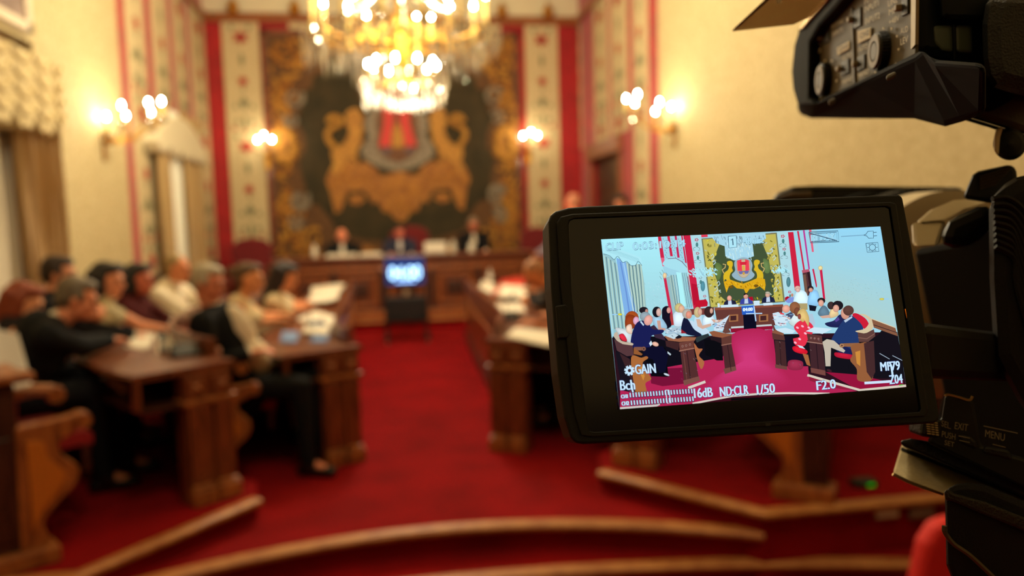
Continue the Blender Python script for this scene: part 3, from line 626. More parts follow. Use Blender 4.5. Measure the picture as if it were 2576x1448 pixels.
# ------------------------------------------------------------------ people
LATE = []
def blob(name, mb, m, parent, vox, sm=5, label=None):
    o = mb.build(name, m, parent, label=label); r = o.modifiers.new('r', 'REMESH'); r.mode = 'VOXEL'; r.voxel_size = vox; r.use_smooth_shade = True
    q = o.modifiers.new('s', 'SMOOTH'); q.iterations = sm; q.factor = .5; LATE.append(o); return o
def ik(a, b, l1, l2, pole):
    d = b-a; L = d.length
    if L > (l1+l2)*.985: b = a+d*((l1+l2)*.985/L); d = b-a; L = d.length
    x = (l1*l1-l2*l2+L*L)/(2*L); h = sqrt(max(0, l1*l1-x*x)); u = d.normalized(); p = (pole-u*pole.dot(u)).normalized(); return a+u*x+p*h, b
SKIN = {}
def skin(c): return mat('skin_%d_%d_%d' % c, c, .55, c2=tuple(int(x*.93) for x in c), scale=20)
def person(label, head, z0, face, lean=10, skinc=(206, 138, 100), hair=('short', (60, 50, 44)), top=('jacket', (20, 22, 28)), legs=(20, 20, 26), shoes=(14, 12, 12), hands=None, look=(0, 0), female=False, stand=False, sleeve='long', shirt=(230, 220, 200), tie=None, vox=.009, knee=None, seat=.47, side=0, group=None, dress=None, hips=None, glasses=False, watch=False, belly=0):
    """head = world point of the head's centre; face = heading in degrees; hands = world points of left and right hand"""
    fa = radians(face); fw = V((cos(fa), sin(fa), 0)); rt = V((sin(fa), -cos(fa), 0)); head = V(head)
    hz = z0+(seat+.09 if not stand else .93)
    tl = head.z-hz
    base = head-fw*(tl*math.tan(radians(lean))+.05)-rt*side
    if hips is not None: base = V((hips[0], hips[1], 0))
    T = thing('person', label, 'person', (base.x, base.y, z0), fa-pi/2, group); inv = ROOTM[T.name].inverted()
    Hc = inv@head; P = V((0, 0, hz-z0)); sc = (Hc-P).length/.74; 
    u = (Hc-V((0, .03, 0))-P).normalized(); N = P+u*.56*sc; ch = P+u*.36*sc
    sw = (.165 if female else .195); X, Y, Z = V((1, 0, 0)), V((0, 1, 0)), V((0, 0, 1))
    fwd = Y-u*Y.dot(u); fwd.normalize()
    skinc = tuple(min(248, int(v*1.14+6)) for v in skinc); sk = skin(skinc); B = MB(); C = MB(); hb = .82 if female else 1
    # head
    yaw, pit = radians(look[0]), radians(look[1]); R = Matrix.Rotation(yaw, 3, 'Z')@Matrix.Rotation(pit, 3, 'X'); hp = lambda x, y, z: Hc+R@V((x, y, z))
    B.ball(hp(0, -.012, .025), (.074, .094, .092), 16, R); B.ball(hp(0, .012, -.035), (.060, .070, .078), 14, R); B.cap(hp(0, .055, -.085), hp(0, .045, -.08), .026); B.cap(hp(0, .03, -.06), hp(0, .06, -.082), .040, .028)
    B.cap(hp(0, .080, .012), hp(0, .102, -.028), .010, .014); B.cap(hp(-.03, .078, .028), hp(.03, .078, .028), .013); B.cap(hp(-.018, .084, -.056), hp(.018, .084, -.056), .009)
    for s in (-1, 1): B.ball(hp(s*.076, -.005, -.005), (.010, .020, .032), 8, R); B.ball(hp(s*.038, .060, -.022), (.022, .02, .022), 8, R)
    nk = hp(0, -.02, -.07); B.cap(N-u*.02, nk, .055*hb+.004, .052*hb)
    B.ball(ch, (.15*hb, .10, .20), 14); B.ball(P+Z*.03, (.16, .12, .12), 14); B.cap(P, ch, .12*hb, .13*hb)
    for s in (-1, 1): B.cap(N-u*.05, N-u*.06+X*s*sw*.85, .06, .05)
    # arms
    arms = []
    if hands is None: hands = (head+fw*.42-rt*.16-Z*.42, head+fw*.42+rt*.16-Z*.42)
    for s, hw_ in ((-1, hands[0]), (1, hands[1])):
        sh = N-u*.065+X*s*sw; tg = inv@V(hw_); el, wr = ik(sh, tg, .29*sc**.5, .25, V((s*.32, -.5, -.9))); arms.append((s, sh, el, wr))
        k = .85 if female else 1
        B.cap(sh, el, .050*k, .040*k); B.cap(el, wr, .042*k, .027*k)
        d = (wr-el).normalized(); hd = (d+V((0, .15, -.12))).normalized(); ax = hd.cross(Z); ax = ax.normalized() if ax.length > .1 else X; nz = ax.cross(hd).normalized()
        pc = wr+hd*.05; Rh = Matrix((ax, hd, nz)).transposed(); B.ball(pc, (.040*k, .050*k, .016), 10, Rh)
        for j, (o_, l_) in enumerate(((-.030, .062), (-.010, .074), (.011, .070), (.030, .055))):
            a_ = pc+ax*o_*k+hd*.034; b_ = a_+hd*l_*.5-nz*.008*(1+.3*j); c_ = b_+hd*l_*.42-nz*.022; B.cap(a_, b_, .0095*k, .0088*k, 8); B.cap(b_, c_, .0088*k, .0075*k, 8)
        th = -s; a_ = pc+ax*th*.030*k-hd*.025; b_ = a_+ax*th*.026+hd*.028-nz*.008; B.cap(a_, b_, .012*k, .010*k, 8); B.cap(b_, b_+hd*.028+ax*th*.004-nz*.008, .010*k, .0085*k, 8)
    # legs
    L = MB(); Sh = []
    for s in (-1, 1):
        hpj = P+X*s*.09
        if stand: kn, an = V((s*.10, .03, .49)), V((s*.11, -.01, .09))
        else:
            kx = (knee or (0, 0))[0 if s < 0 else 1] if knee else 0
            kn = V((s*.13+.0, .44, P.z+.02)); an = V((s*.13, .44+.02+kx, .10))
        B.cap(hpj, kn, .075, .052); B.cap(kn, an, .050, .034); B.cap(an, an+V((0, .12, -.05)), .03, .028)
        L.cap(hpj, kn, .100, .072); L.cap(kn, an-V((0, 0, -.03)), .068, .050 if not dress else .04)
        if not female: L.cap(an, an+V((0, .03, -.02)), .045, .042)
        Sh.append(an)
    if dress: 
        L = MB(); [L.cap(P+X*s*.07, V((s*.11, .42, P.z+.01)), .11, .085) for s in (-1, 1)]; L.cap(V((-.1, .36, P.z)), V((.1, .36, P.z)), .08)
    L.ball(P+Z*.02, (.19, .145, .13), 14)
    bo = blob('body' if False else 'body', B, sk, T, min(vox, .008), 3)
    for s in (-1, 1):
        MB().ball(hp(s*.032, .083, .004), (.013, .008, .008), 8, R).build('eye', mat('eye_dark', (40, 28, 22), .2), bo, smooth=True)
        MB().cap(hp(s*.018, .092, .026), hp(s*.044, .086, .027), .003, .002, 6).build('eyebrow', mat('brow_brown', (66, 44, 32), .9), bo, smooth=True)
    MB().cap(hp(-.020, .090, -.056), hp(.020, .090, -.056), .006, .006, 6).build('lips', mat('lip_rose', (160, 76, 66), .5), bo, smooth=True)
    blob('skirt' if dress else 'trousers', L, mat('cloth_%d_%d_%d' % tuple(dress or legs), dress or legs, .85, spec=.2, bump=.1, bscale=300), T, .012, 4)
    for an in Sh:
        f = MB(); f.cap(an+V((0, -.04, -.055)), an+V((0, .15, -.06)), .038, .036); f.cap(an, an+V((0, .02, -.03)), .045, .045); blob('shoe', f, mat('leather_%d_%d_%d' % shoes, shoes, .35), T, .010, 2)
    # top
    kind, tc = top; m = mat('cloth_%d_%d_%d' % tc, tc, .85, spec=.2, bump=.1, bscale=300)
    if kind == 'patterned': m = mat('print_%d_%d_%d' % tc, tc, .85, c2=(110, 96, 70), scale=22)
    if kind == 'floral': m = mat('floral_%d_%d_%d' % tc, tc, .85, c2=(235, 200, 190), scale=14)
    inf = .028 if kind == 'jacket' else .014; lo = P-Z*.06 if kind == 'jacket' else P+Z*.02
    C.ball(ch+u*.02, (.165*hb+inf, .105+inf, .21), 16); C.cap(lo, ch-u*.05, .14*hb+inf*.8, .14*hb+inf); C.ball(P+Z*.03, (.17+inf*.6, .13+inf, .11), 14)
    for s in (-1, 1): C.cap(N-u*.04+X*s*.03, N-u*.065+X*s*sw*(.62 if sleeve == 'none' else 1), .055+inf, (.04 if sleeve == 'none' else .048+inf))
    if female: [C.ball(ch+u*.06+fwd*.09+X*s*.065, .062, 10) for s in (-1, 1)]
    for s, sh, el, wr in arms:
        if sleeve == 'long': C.cap(sh, el, .052+inf, .042+inf*.9); C.cap(el, wr-(wr-el)*(.10 if kind == 'jacket' else .03), .044+inf*.9, .034+inf*.5)
        elif sleeve == 'short': C.cap(sh, sh+(el-sh)*.62, .052+inf, .050+inf)
        else: pass
        if kind == 'jacket':
            w_ = wr-(wr-el).normalized()*.03; MB().cap(w_, w_+(wr-el).normalized()*.03, .034, .033).build('cuff', mat('cloth_%d_%d_%d' % shirt, shirt, .85), T, smooth=True)
    blob({'jacket': 'jacket', 'shirt': 'shirt', 'tee': 't_shirt'}.get(kind, 'blouse'), C, m, T, .012, 4)
    if kind == 'jacket':
        Q = MB(); Rb = Matrix((X, fwd, u)).transposed(); Q.ball(ch+u*.0+fwd*.062, (.055, .10, .18), 14, Rb); Q.ball(P+u*.14+fwd*.05, (.06, .125, .16), 14, Rb); Q.cap(N-u*.02, N+u*.012, .066, .062)
        if belly: Q.ball(P+u*.16+fwd*(.10+belly), (.09, .10, .13), 14, Rb); Q.ball(ch+fwd*(.08+belly*.6), (.075, .10, .19), 14, Rb)
        blob('shirt', Q, mat('cloth_%d_%d_%d' % shirt, shirt, .85), T, .010, 2)
        if tie:
            MB().prism([N+fwd*.075+X*.012, N+fwd*.075-X*.012, ch+fwd*.172-X*.026-u*.05, ch+fwd*.172-u*.10, ch+fwd*.172+X*.026-u*.05], fwd*.006).build('tie', mat('cloth_%d_%d_%d' % tie, tie, .6), T)
    elif kind in ('shirt',): MB().tube([N+u*.02+V((.062*cos(a), .055*sin(a), 0)) for a in (2*pi*i/16 for i in range(15))], .016, 6).build('collar', m, T, smooth=True)
    # hair
    st, hc = hair; hm = mat('hair_%d_%d_%d' % hc, hc, .6, c2=tuple(int(x*.75) for x in hc), scale=30, stretch=(6, 6, 1)); G = MB()
    def seam(x, y, z, r, rr=None): G.ball(hp(x, y, z), r if rr is None else rr, 12, R)
    if st != 'bald':
        seam(0, -.028, .046, (.081, .092, .082)); seam(0, -.055, .01, (.078, .062, .085))
        if st != 'crop': seam(0, .02, .085, (.066, .066, .036))
    else:
        for k in range(9): a = pi*1.05+pi*.9*k/8; seam(.078*cos(a), -.012+.088*sin(a), -.012, (.018, .018, .03))
    if st in ('bob', 'long'):
        ln = .14 if st == 'bob' else .34
        for s in (-1, 1): G.cap(hp(s*.066, -.02, .03), hp(s*.072, -.015, -.06), .034, .034); G.cap(hp(s*.066, -.03, -.04), hp(s*.075, -.02, -.04-ln*.7), .036, .022)
        for x in (-.05, 0, .05): G.cap(hp(x, -.075, .03), hp(x*1.2, -.085, -.05-ln), .048 if st == 'bob' else .058, .030 if st == 'bob' else .045)
        for x in (-.04, 0.03): G.cap(hp(x, .05, .09), hp(x*1.6, .03, .075), .03, .03)
    elif st == 'bun': G.ball(hp(0, -.12, .05), .038, 10)
    if st == 'short': 
        for s in (-1, 1): G.ball(hp(s*.070, .0, .02), (.014, .04, .04), 8, R)
    blob('hair', G, hm, bo, .009, 2)
    if glasses:
        g = MB()
        for s in (-1, 1): g.tube([hp(s*.034+.021*cos(a), .098, .002+.016*sin(a)) for a in (2*pi*i/12 for i in range(13))], .002, 5); g.tube([hp(s*.056, .096, .004), hp(s*.078, .02, .004)], .002, 5)
        g.build('glasses', BLK, T)
    if watch: s, sh, el, wr = arms[1]; MB().cap(wr-(wr-el).normalized()*.012, wr+(wr-el).normalized()*.006, .032, .032).build('wristwatch', mat('watch_steel', (180, 176, 160), .3, .8), T, smooth=True)
    return T
def hd(px, py, Y): return onY(px, py, Y)
ZO, ZI = .12+HO, HI
NAVY, CHAR = (14, 16, 24), (16, 17, 20)
# left outer row
p1 = hd(60, 762, 4.75); person('red-haired woman in a sleeveless top at the left edge, behind the grey-haired man', p1, .12, 28, 6, (214, 146, 106), ('bob', (150, 62, 24)), ('blouse', (40, 34, 36)), (30, 26, 30), look=(-15, -22), female=True, sleeve='none', vox=.008, hands=(p1+V((.30, .36, -.42)), p1+V((.42, .16, -.44))))
p2 = hd(196, 752, 4.46); h2 = onZ(338, 858, ZO+.03); person('grey-haired man in a dark suit leaning over the outer left desk', p2, .12, 20, 16, (208, 132, 98), ('short', (120, 104, 84)), ('jacket', CHAR), (18, 18, 22), look=(-6, -16), shirt=(228, 216, 196), vox=.007, hands=(onY(258, 955, 4.5), h2), knee=(.1, -.02), hips=(-2.12, 4.40))
p3 = hd(150, 690, 5.35); person('dark-haired person in dark clothes behind the grey-haired man, before the drape', p3, .12, 15, 4, (204, 136, 104), ('short', (48, 30, 22)), ('jacket', (26, 24, 28)), look=(-10, -6), vox=.009)
p4 = hd(272, 705, 5.35); person('woman with dark chin-length hair and a patterned pale sleeveless blouse', p4, .12, 8, 6, (206, 132, 96), ('bob', (26, 18, 18)), ('patterned', (214, 196, 152)), (40, 36, 40), look=(-12, -8), female=True, sleeve='none', hands=(p4+V((.40, .2, -.40)), onZ(340, 822, ZO+.02)), vox=.008)
p5 = hd(350, 703, 5.9); person('woman with very long black hair and a dark red top in the outer left row', p5, .12, -2, 6, (188, 104, 78), ('long', (14, 10, 12)), ('blouse', (70, 14, 16)), look=(-8, -4), female=True, hands=(p5+V((.42, .12, -.44)), p5+V((.42, -.14, -.44))))
p6 = hd(448, 676, 6.6); person('fair-haired person in a loose white shirt leaning on the outer left desk', p6, .12, -14, 12, (204, 128, 84), ('crop', (176, 146, 92)), ('shirt', (238, 224, 196)), look=(0, -6), hands=(p6+V((.42, .05, -.46)), p6+V((.40, -.22, -.44))))
# left inner row
p7 = hd(524, 712, 4.98); person('white-haired man in a black jacket and open white shirt, leaning back', p7, 0, -16, -20, (196, 116, 82), ('short', (196, 180, 152)), ('jacket', (12, 12, 14)), (14, 14, 16), look=(-2, -12), shirt=(232, 214, 184), vox=.007, hands=(onY(640, 880, 5.1), onY(626, 888, 4.82)), hips=(-1.0, 5.04), belly=.05)
p8 = hd(628, 702, 5.75); person('woman with tied-back brown hair and a cream sleeveless top, arm on the inner desk', p8, 0, -4, 8, (212, 136, 84), ('bun', (104, 74, 44)), ('blouse', (236, 214, 172)), (206, 186, 156), look=(-4, -4), female=True, sleeve='none', hands=(onZ(745, 800, ZI+.03), onZ(735, 812, ZI+.03)), vox=.008)
p9 = hd(718, 695, 6.6); person('dark-haired woman in a pale short-sleeved t-shirt, farthest in the inner left row', p9, 0, -2, 14, (206, 130, 86), ('long', (40, 24, 20)), ('tee', (232, 212, 176)), look=(6, -22), female=True, sleeve='short', hands=(onZ(810, 768, ZI+.03), onZ(800, 778, ZI+.03)))
# presidium
q1 = hd(860, 594, 12.3); person('bald official in a dark suit, on the left of the presiding bench', q1, .30, -88, 8, (226, 128, 94), ('bald', (200, 184, 160)), ('jacket', (18, 20, 22)), look=(0, -8), shirt=(226, 214, 196), tie=(90, 90, 96), vox=.010, seat=.52, hands=(q1+V((.2, -.42, -.40)), q1+V((-.2, -.42, -.40))))
q2 = hd(1005, 584, 12.3); person('dark-haired official in a slate blue suit, seated in the middle', q2, .30, -90, 6, (206, 110, 88), ('short', (22, 18, 16)), ('jacket', (44, 46, 66)), look=(0, -10), shirt=(214, 206, 204), tie=(60, 56, 66), vox=.010, seat=.52, hands=(onY(1035, 640, 11.95), onY(982, 640, 11.95)))
q3 = hd(1191, 566, 12.3); person('grey-haired official in a dark open jacket, on the right of the presiding bench', q3, .30, -92, 8, (190, 106, 76), ('short', (150, 130, 110)), ('jacket', (16, 16, 20)), look=(0, -14), shirt=(226, 210, 186), vox=.010, seat=.56, glasses=True, hands=(q3+V((.14, -.42, -.42)), onY(1168, 640, 11.95)))
q4 = hd(1395, 572, 11.9); person('person in a light blue shirt at the right end of the presiding bench', q4, .30, 200, 10, (200, 124, 90), ('short', (120, 100, 80)), ('shirt', (142, 138, 156)), look=(0, -10), seat=.47, hands=(onY(1352, 640, 11.6), onY(1340, 645, 11.7)))
# right inner row and the two standing
r1 = hd(1346, 690, 6.3); person('bald man bent forward over his papers at the inner right desk', r1, 0, 176, 26, (206, 122, 72), ('crop', (190, 128, 84)), ('jacket', (30, 26, 26)), look=(0, -42), shirt=(206, 190, 168), hands=(onZ(1300, 762, ZI+.03), onZ(1310, 752, ZI+.03)), hips=(r1.x+.42, 6.35))
r2 = hd(1430, 742, 5.55); person('woman bent over the inner right desk, only her forearm showing beside the screen', r2, 0, 172, 18, (204, 126, 84), ('long', (150, 100, 60)), ('floral', (180, 50, 50)), look=(0, -20), female=True, sleeve='short', hands=(onZ(1322, 790, ZI+.03), onZ(1345, 812, ZI+.03)), hips=(1.62, 5.6))
s1_ = hd(1439, 512, 9.4); person('standing bald man in a white shirt, his head just above the camera screen', s1_, 0, 120, 6, (214, 120, 88), ('crop', (206, 130, 96)), ('shirt', (226, 214, 190)), (150, 130, 90), stand=True, sleeve='short', look=(0, -10), hands=(s1_+V((-.3, .2, -.7)), s1_+V((.2, .1, -.75))))
s2_ = hd(1562, 512, 9.4); person('standing dark-haired man in a blue shirt in front of the door', s2_, 0, 220, 3, (190, 116, 84), ('short', (30, 22, 20)), ('shirt', (120, 140, 170)), (24, 24, 34), stand=True, sleeve='short', look=(0, -18), hands=(s2_+V((-.3, -.2, -.7)), s2_+V((.1, -.3, -.7))))
S.view_layers[0].update() if hasattr(S.view_layers[0], 'update') else None
dg = bpy.context.evaluated_depsgraph_get()
NEWM = [(o, bpy.data.meshes.new_from_object(o.evaluated_get(dg))) for o in LATE]
for o, me in NEWM: o.modifiers.clear(); o.data = me; me.polygons.foreach_set('use_smooth', [True]*len(me.polygons))
# ------------------------------------------------------------------ things on the desks
def sheets(label, pts, z, th, m=PAPER, name='paper_stack', cat='papers', group='papers on the desks', tilt=0):
    q = [onZ(x, y, z) for x, y in pts]; c = sum(q, V())/len(q)
    mb = MB(); n = 3
    for k in range(n):
        a = (k-1)*.03; R = Matrix.Rotation(a, 3, 'Z'); lay = [c+R@(p-c)*(1-.02*k) for p in q]; b = z+.002+th*k/n
        mb.prism([V((p.x, p.y, b+tilt*(i in (1, 2)))) for i, p in enumerate(lay)], (0, 0, th/n*.9))
    return tag(mb.build(name, m), label, cat, group)
def bottle(label, px, py, z, h, r, Y=None, m=None, name='water_bottle', cat='bottle'):
    p = onZ(px, py, z) if Y is None else onY(px, py, Y); p = V((p.x, p.y, z+.001))
    T = thing(name, label, cat, p, 0, 'bottles and cups on the desks'); m = m or mat('clouded_plastic', (220, 214, 196), .25, trans=.3)
    MB().lathe([(r*.9, 0), (r, .01), (r, h*.62), (r*.45, h*.82), (r*.38, h*.93), (r*.38, h*.94)], seg=14).build('bottle_body', m, T, smooth=True)
    MB().lathe([(r*.45, h*.93), (r*.45, h)], seg=12).build('cap', mat('white_cap', (230, 226, 214), .5), T, smooth=True)
    MB().lathe([(r*1.02, h*.25), (r*1.02, h*.52)], seg=14).build('paper_label', mat('pale_label', (226, 220, 210), .6), T, smooth=True); return T
BLUEF = mat('blue_folder', (110, 140, 190), .6); REDFo = mat('red_folder', (214, 50, 34), .55)
z = ZO; sheets('loose papers under the hand of the grey-haired man on the outer left desk', [(318, 872), (372, 880), (392, 836), (346, 822)], z, .008)
sheets('white papers next to the clear bottle on the outer left desk', [(400, 888), (470, 870), (440, 842), (392, 848)], z, .010)
sheets('stack of papers lying farther back on the outer left desk', [(392, 808), (458, 812), (485, 776), (420, 768)], z, .03)
bottle('clear water bottle standing on the papers of the outer left desk', 412, 884, z+.01, .13, .022, m=mat('bluish_bottle', (150, 166, 176), .15, trans=.5))
p = onZ(467, 895, z); T = thing('microphone_console', 'black microphone console on the end of the outer left desk', 'microphone', (p.x, p.y, z), .5, 'microphone consoles on the desks')
mb = MB(); mb.prism([V((-.08, -.06, .002)), V((.08, -.06, .002)), V((.08, .06, .002)), V((-.08, .06, .002))], (0, 0, .02)); mb.prism([V((-.07, -.05, .02)), V((-.07, .05, .02)), V((-.07, .05, .07)), V((-.07, -.03, .03))], (.14, 0, 0)); mb.build('base', BLK, T, bevel=.006)
MB().tube(spline([(-.04, .03, .05), (-.05, .02, .14), (-.02, -.03, .20)], 5), .005, 6).build('gooseneck', BLK, T, smooth=True); MB().ball((-.018, -.034, .205), (.013, .013, .018)).build('capsule', BLK, T, smooth=True)
c = copy_tree(T); p = onZ(800, 830, ZI); c.location = (p.x, p.y, ZI); c['label'] = 'black microphone console among the papers of the inner left desk'; ROOTM[c.name] = Matrix.Translation(p)
c = copy_tree(T); p = onZ(1290, 805, ZI); c.location = (p.x, p.y, ZI); c['label'] = 'black microphone console on the inner right desk'
z = ZI
sheets('open white document propped up at the far end of the inner left desk', [(774, 766), (842, 770), (866, 726), (790, 724)], z, .02, tilt=.05)
sheets('white papers in the middle of the inner left desk', [(745, 806), (785, 814), (832, 794), (792, 784)], z, .012)
sheets('small white pad beside the raised screen of the inner left desk', [(806, 818), (836, 820), (842, 796), (818, 794)], z, .01)
sheets('white sheets over a blue folder on the near end of the inner left desk', [(760, 838), (826, 842), (830, 818), (770, 818)], z+.02, .01)
sheets('blue folder at the aisle edge of the inner left desk', [(782, 862), (822, 862), (830, 836), (790, 836)], z, .012, BLUEF, 'folder', 'folder')
sheets('pale blue folder beside the cream-topped woman on the inner left desk', [(705, 862), (745, 864), (752, 838), (712, 836)], z, .012, BLUEF, 'folder', 'folder')
# president's bench
z = BT
bottle('white bottle on the left end of the presiding bench', 792, 0, z, .21, .045, Y=11.85) if False else None
def on_bench(px, Y=11.85): return onY(px, 650, Y).x
def bench_bottle(label, px, h=.2, r=.042): 
    p = V((on_bench(px), 11.85, BT+.001)); T = thing('water_bottle', label, 'bottle', p, 0, 'bottles and cups on the desks')
    MB().lathe([(r*.9, 0), (r, .01), (r, h*.62), (r*.45, h*.82), (r*.4, h*.94)], seg=12).build('bottle_body', mat('milky_plastic', (226, 216, 196), .4), T, smooth=True); MB().lathe([(r*.5, h*.93), (r*.5, h)], seg=12).build('cap', mat('white_cap', (230, 226, 214), .5), T)
bench_bottle('pale bottle left of the bald official on the presiding bench', 792); bench_bottle('pale bottle right of the white sign on the presiding bench', 1141)
bench_bottle('clear glass jug in front of the right-hand official', 1186, .16, .05)
for a, b, l in ((822, 900, 'long run of papers in front of the bald official'), (905, 962, 'papers between the bald official and the middle one')):
    xa, xb_ = on_bench(a), on_bench(b); tag(MB().box((xa, 11.6, BT+.001), (xb_, 11.9, BT+.03)).box((xa+.03, 11.62, BT+.03), (xb_-.02, 11.88, BT+.045)).build('paper_stack', PAPER, bevel=.002), l, 'papers', 'papers on the desks')
xa, xb_ = on_bench(1069), on_bench(1124); zt_ = onY(1096, 608, 11.9).z
tag(MB().box((xa, 11.88, BT+.002), (xb_, 11.9, zt_)).box((xa+.02, 11.88, BT+.002), (xb_-.02, 12.0, BT+.02)).build('white_sign', PAPER, bevel=.003), 'blank white upright card on the presiding bench, right of the middle official', 'sign')
# right inner desk
z = ZI
sheets('red folder beside the bald man on the inner right desk', [(1245, 742), (1318, 732), (1318, 700), (1262, 708)], z, .03, REDFo, 'folder', 'folder')
sheets('white papers across the red folder on the inner right desk', [(1252, 745), (1322, 752), (1325, 722), (1265, 716)], z+.035, .01)
sheets('white sheet on the inner right desk just below the red folder', [(1250, 788), (1322, 786), (1316, 764), (1250, 766)], z, .012)
sheets('large white sheets at the near end of the inner right desk', [(1270, 848), (1388, 872), (1390, 838), (1300, 826)], z, .012)
sheets('papers at the far end of the inner right desk, beside the bottle', [(1205, 724), (1240, 738), (1246, 716), (1218, 706)], z, .012)
bottle('white bottle at the far end of the inner right desk', 1233, 712, z, .19, .035)
# white garment over the outer bench
g = MB(); p = onZ(20, 930, .8); q0 = onY(0, 868, 3.95)
pts = [V((b0.x-.48, 3.62, .62)), V((b0.x-.36, 3.62, 1.02)), V((b0.x-.44, 3.98, 1.10)), V((b0.x-.62, 3.95, .66))]
gc_ = onY(2, 905, 3.85)
R3 = [[V((gc_.x+(.08-.04*t)*cos(a)+.02*sin(4*a), 3.85+.2*sin(a)*(1-.4*t*t)+.02*sin(5*a), .80+.32*t-.06*sin(a)*t)) for a in (2*pi*i/20 for i in range(20))] for t in (0, .2, .4, .6, .8, .92, 1)]
g.loft(R3); tag(g.build('white_garment', mat('white_linen', (206, 200, 186), .9), smooth=True), 'white garment hung over the outer left bench at the left edge', 'garment')
# small things on the right platform
p = onZ(2172, 1222, .12); T = thing('network_switch', 'small dark device with a green light on the right platform', 'device', (p.x, p.y, .12)); MB().box((-.06, -.04, .002), (.06, .04, .035)).build('casing', mat('dark_green_case', (24, 32, 20), .5), T, bevel=.004); MB().box((.0, -.043, .012), (.035, -.04, .024)).build('indicator_light', emat((40, 170, 20), .8), T)
for i, (a, b, l) in enumerate(((2208, 2262, 'white socket plate on the riser of the right platform, left of its pair'), (2292, 2350, 'pale socket plate on the riser of the right platform, right of its pair'))):
    q0, q1 = onY(a, 1262, 3.345), onY(b, 1300, 3.345)
    tag(MB().box((q0.x, 3.345, q1.z), (q1.x, 3.3695, q0.z)).box((q0.x+.01, 3.341, q1.z+.01), (q1.x-.01, 3.345, q0.z-.01)).build('socket_plate', mat('aged_white', (190, 170, 140) if i == 0 else (120, 98, 80), .5) if i == 0 else mat('aged_grey', (120, 98, 80), .5), bevel=.002), l, 'socket', 'socket plates on the riser')
# red chair close to the camera, lower right
cx_ = onY(2372, 1330, 1.75); T = thing('red_chair', 'red upholstered chair whose back rises at the bottom right, under the tripod', 'chair', (cx_.x+.14, 1.75, -.30)); CR = mat('scarlet_cloth', (214, 30, 24), .7, bump=.2, bscale=200); ht = onY(2335, 1326, 1.75).z+.30
mb = MB(); pts = [(-.24, .40), (-.215, ht-.20), (-.185, ht-.05), (-.15, ht), (-.10, ht+.01), (.16, ht-.03), (.21, ht-.12), (.24, .40)]; mb.prism([V((x, .0, z)) for x, z in pts], (0, .06, 0)); mb.build('backrest', CR, T, bevel=.02, seg=3)
MB().box((-.23, .06, .40), (.23, .52, .48)).build('seat', CR, T, bevel=.02)
for sx in (-1, 1):
    for yy in (.03, .48): MB().box((sx*.21-.018, yy-.018, 0), (sx*.21+.018, yy+.018, .42)).build('leg', WOODD, T)

# ------------------------------------------------------------------ video camera
RUB = mat('black_rubber', (9, 9, 10), .6, spec=.3, bump=.2, bscale=2500); PLA = mat('black_shell', (20, 22, 20), .5, spec=.35, bump=.06, bscale=2500); TEAL = mat('dark_teal_shell', (7, 14, 16), .5, spec=.2, bump=.06, bscale=2500)
TAN = mat('worn_bronze_metal', (226, 206, 160), .5, .15, c2=(186, 164, 120), scale=60, bump=.12, bscale=900); GRAYP = mat('warm_grey_panel', (112, 104, 86), .6, spec=.3); INK = mat('print_cream', (250, 240, 206), .6); SILV = mat('champagne_metal', (206, 190, 160), .42, .25, bump=.05, bscale=1500)
GLS = mat('gloss_black_glass', (5, 5, 5), .12, spec=.5)
# LCD frame fitted from the picture's corners
LX, LY = V((.991, -.055, .122)), V((-.075, -.983, .169)); LN = LX.cross(LY); Lo = EYE+c2w(V((.063, .007, .197))); ln = c2w(LN).normalized()
if ln.dot(EYE-Lo) < 0: ln = -ln
LCD = Plane(Lo, ln)
T = thing('video_camera', 'black professional video camera with its flip-out screen lit, filling the right side', 'camera', (.27, .30, 1.40)); CAM = T
out = [(1380, 556), (1386, 540), (1398, 530), (1430, 521), (1480, 517), (1560, 514), (1800, 505), (2262, 488), (2272, 495), (2286, 570), (2310, 700), (2364, 1040), (2364, 1056), (2352, 1064), (2100, 1080), (1700, 1104), (1470, 1117), (1448, 1114), (1436, 1100), (1420, 1050), (1404, 940), (1386, 720)]
mb = MB(); LCD.slab(mb, out, -.0005, .011); sh = mb.build('screen_housing', PLA, CAM, world=True, bevel=.0012, seg=3)
mb = MB(); ring_o = [(1400, 560), (1410, 545), (1440, 538), (2240, 508), (2254, 512), (2335, 1030), (2328, 1046), (1490, 1098), (1462, 1094), (1445, 1040), (1410, 720)]
ring_i = [(1430, 566), (1434, 554), (1446, 549), (2230, 519), (2240, 523), (2316, 1028), (2312, 1036), (1496, 1086), (1484, 1084), (1477, 1060), (1438, 740)]
a_ = [LCD.p(x, y, -.0004) for x, y in ring_o]; b_ = [LCD.p(x, y, .0007) for x, y in ring_o]; c_ = [LCD.p(x, y, .0007) for x, y in ring_i]; d_ = [LCD.p(x, y, -.0006) for x, y in ring_i]
mb.loft([a_, b_, c_, d_], cap=False); mb.build('screen_bezel', PLA, CAM, world=True, bevel=.0003)
mb = MB(); LCD.poly(mb, ring_i, .0001); mb.build('screen_glass', GLS, CAM, world=True)
mb = MB()
for q in ([(1398, 768), (1424, 764), (1430, 772), (1434, 842), (1428, 850), (1404, 852)],): LCD.slab(mb, q, .0009, .0012)
mb.build('release_latch', PLA, CAM, world=True, bevel=.0004)
mb = MB(); LCD.slab(mb, [(1925, 1064), (1938, 1063), (1939, 1070), (1926, 1071)], .0009, .001); mb.build('bezel_mark', mat('dim_grey', (50, 50, 48), .5), CAM, world=True)
mb = MB(); LCD.slab(mb, [(2279, 776), (2285, 775), (2290, 797), (2284, 800)], .0006, .0004); mb.build('amber_light', emat((230, 110, 20), .9), CAM, world=True)
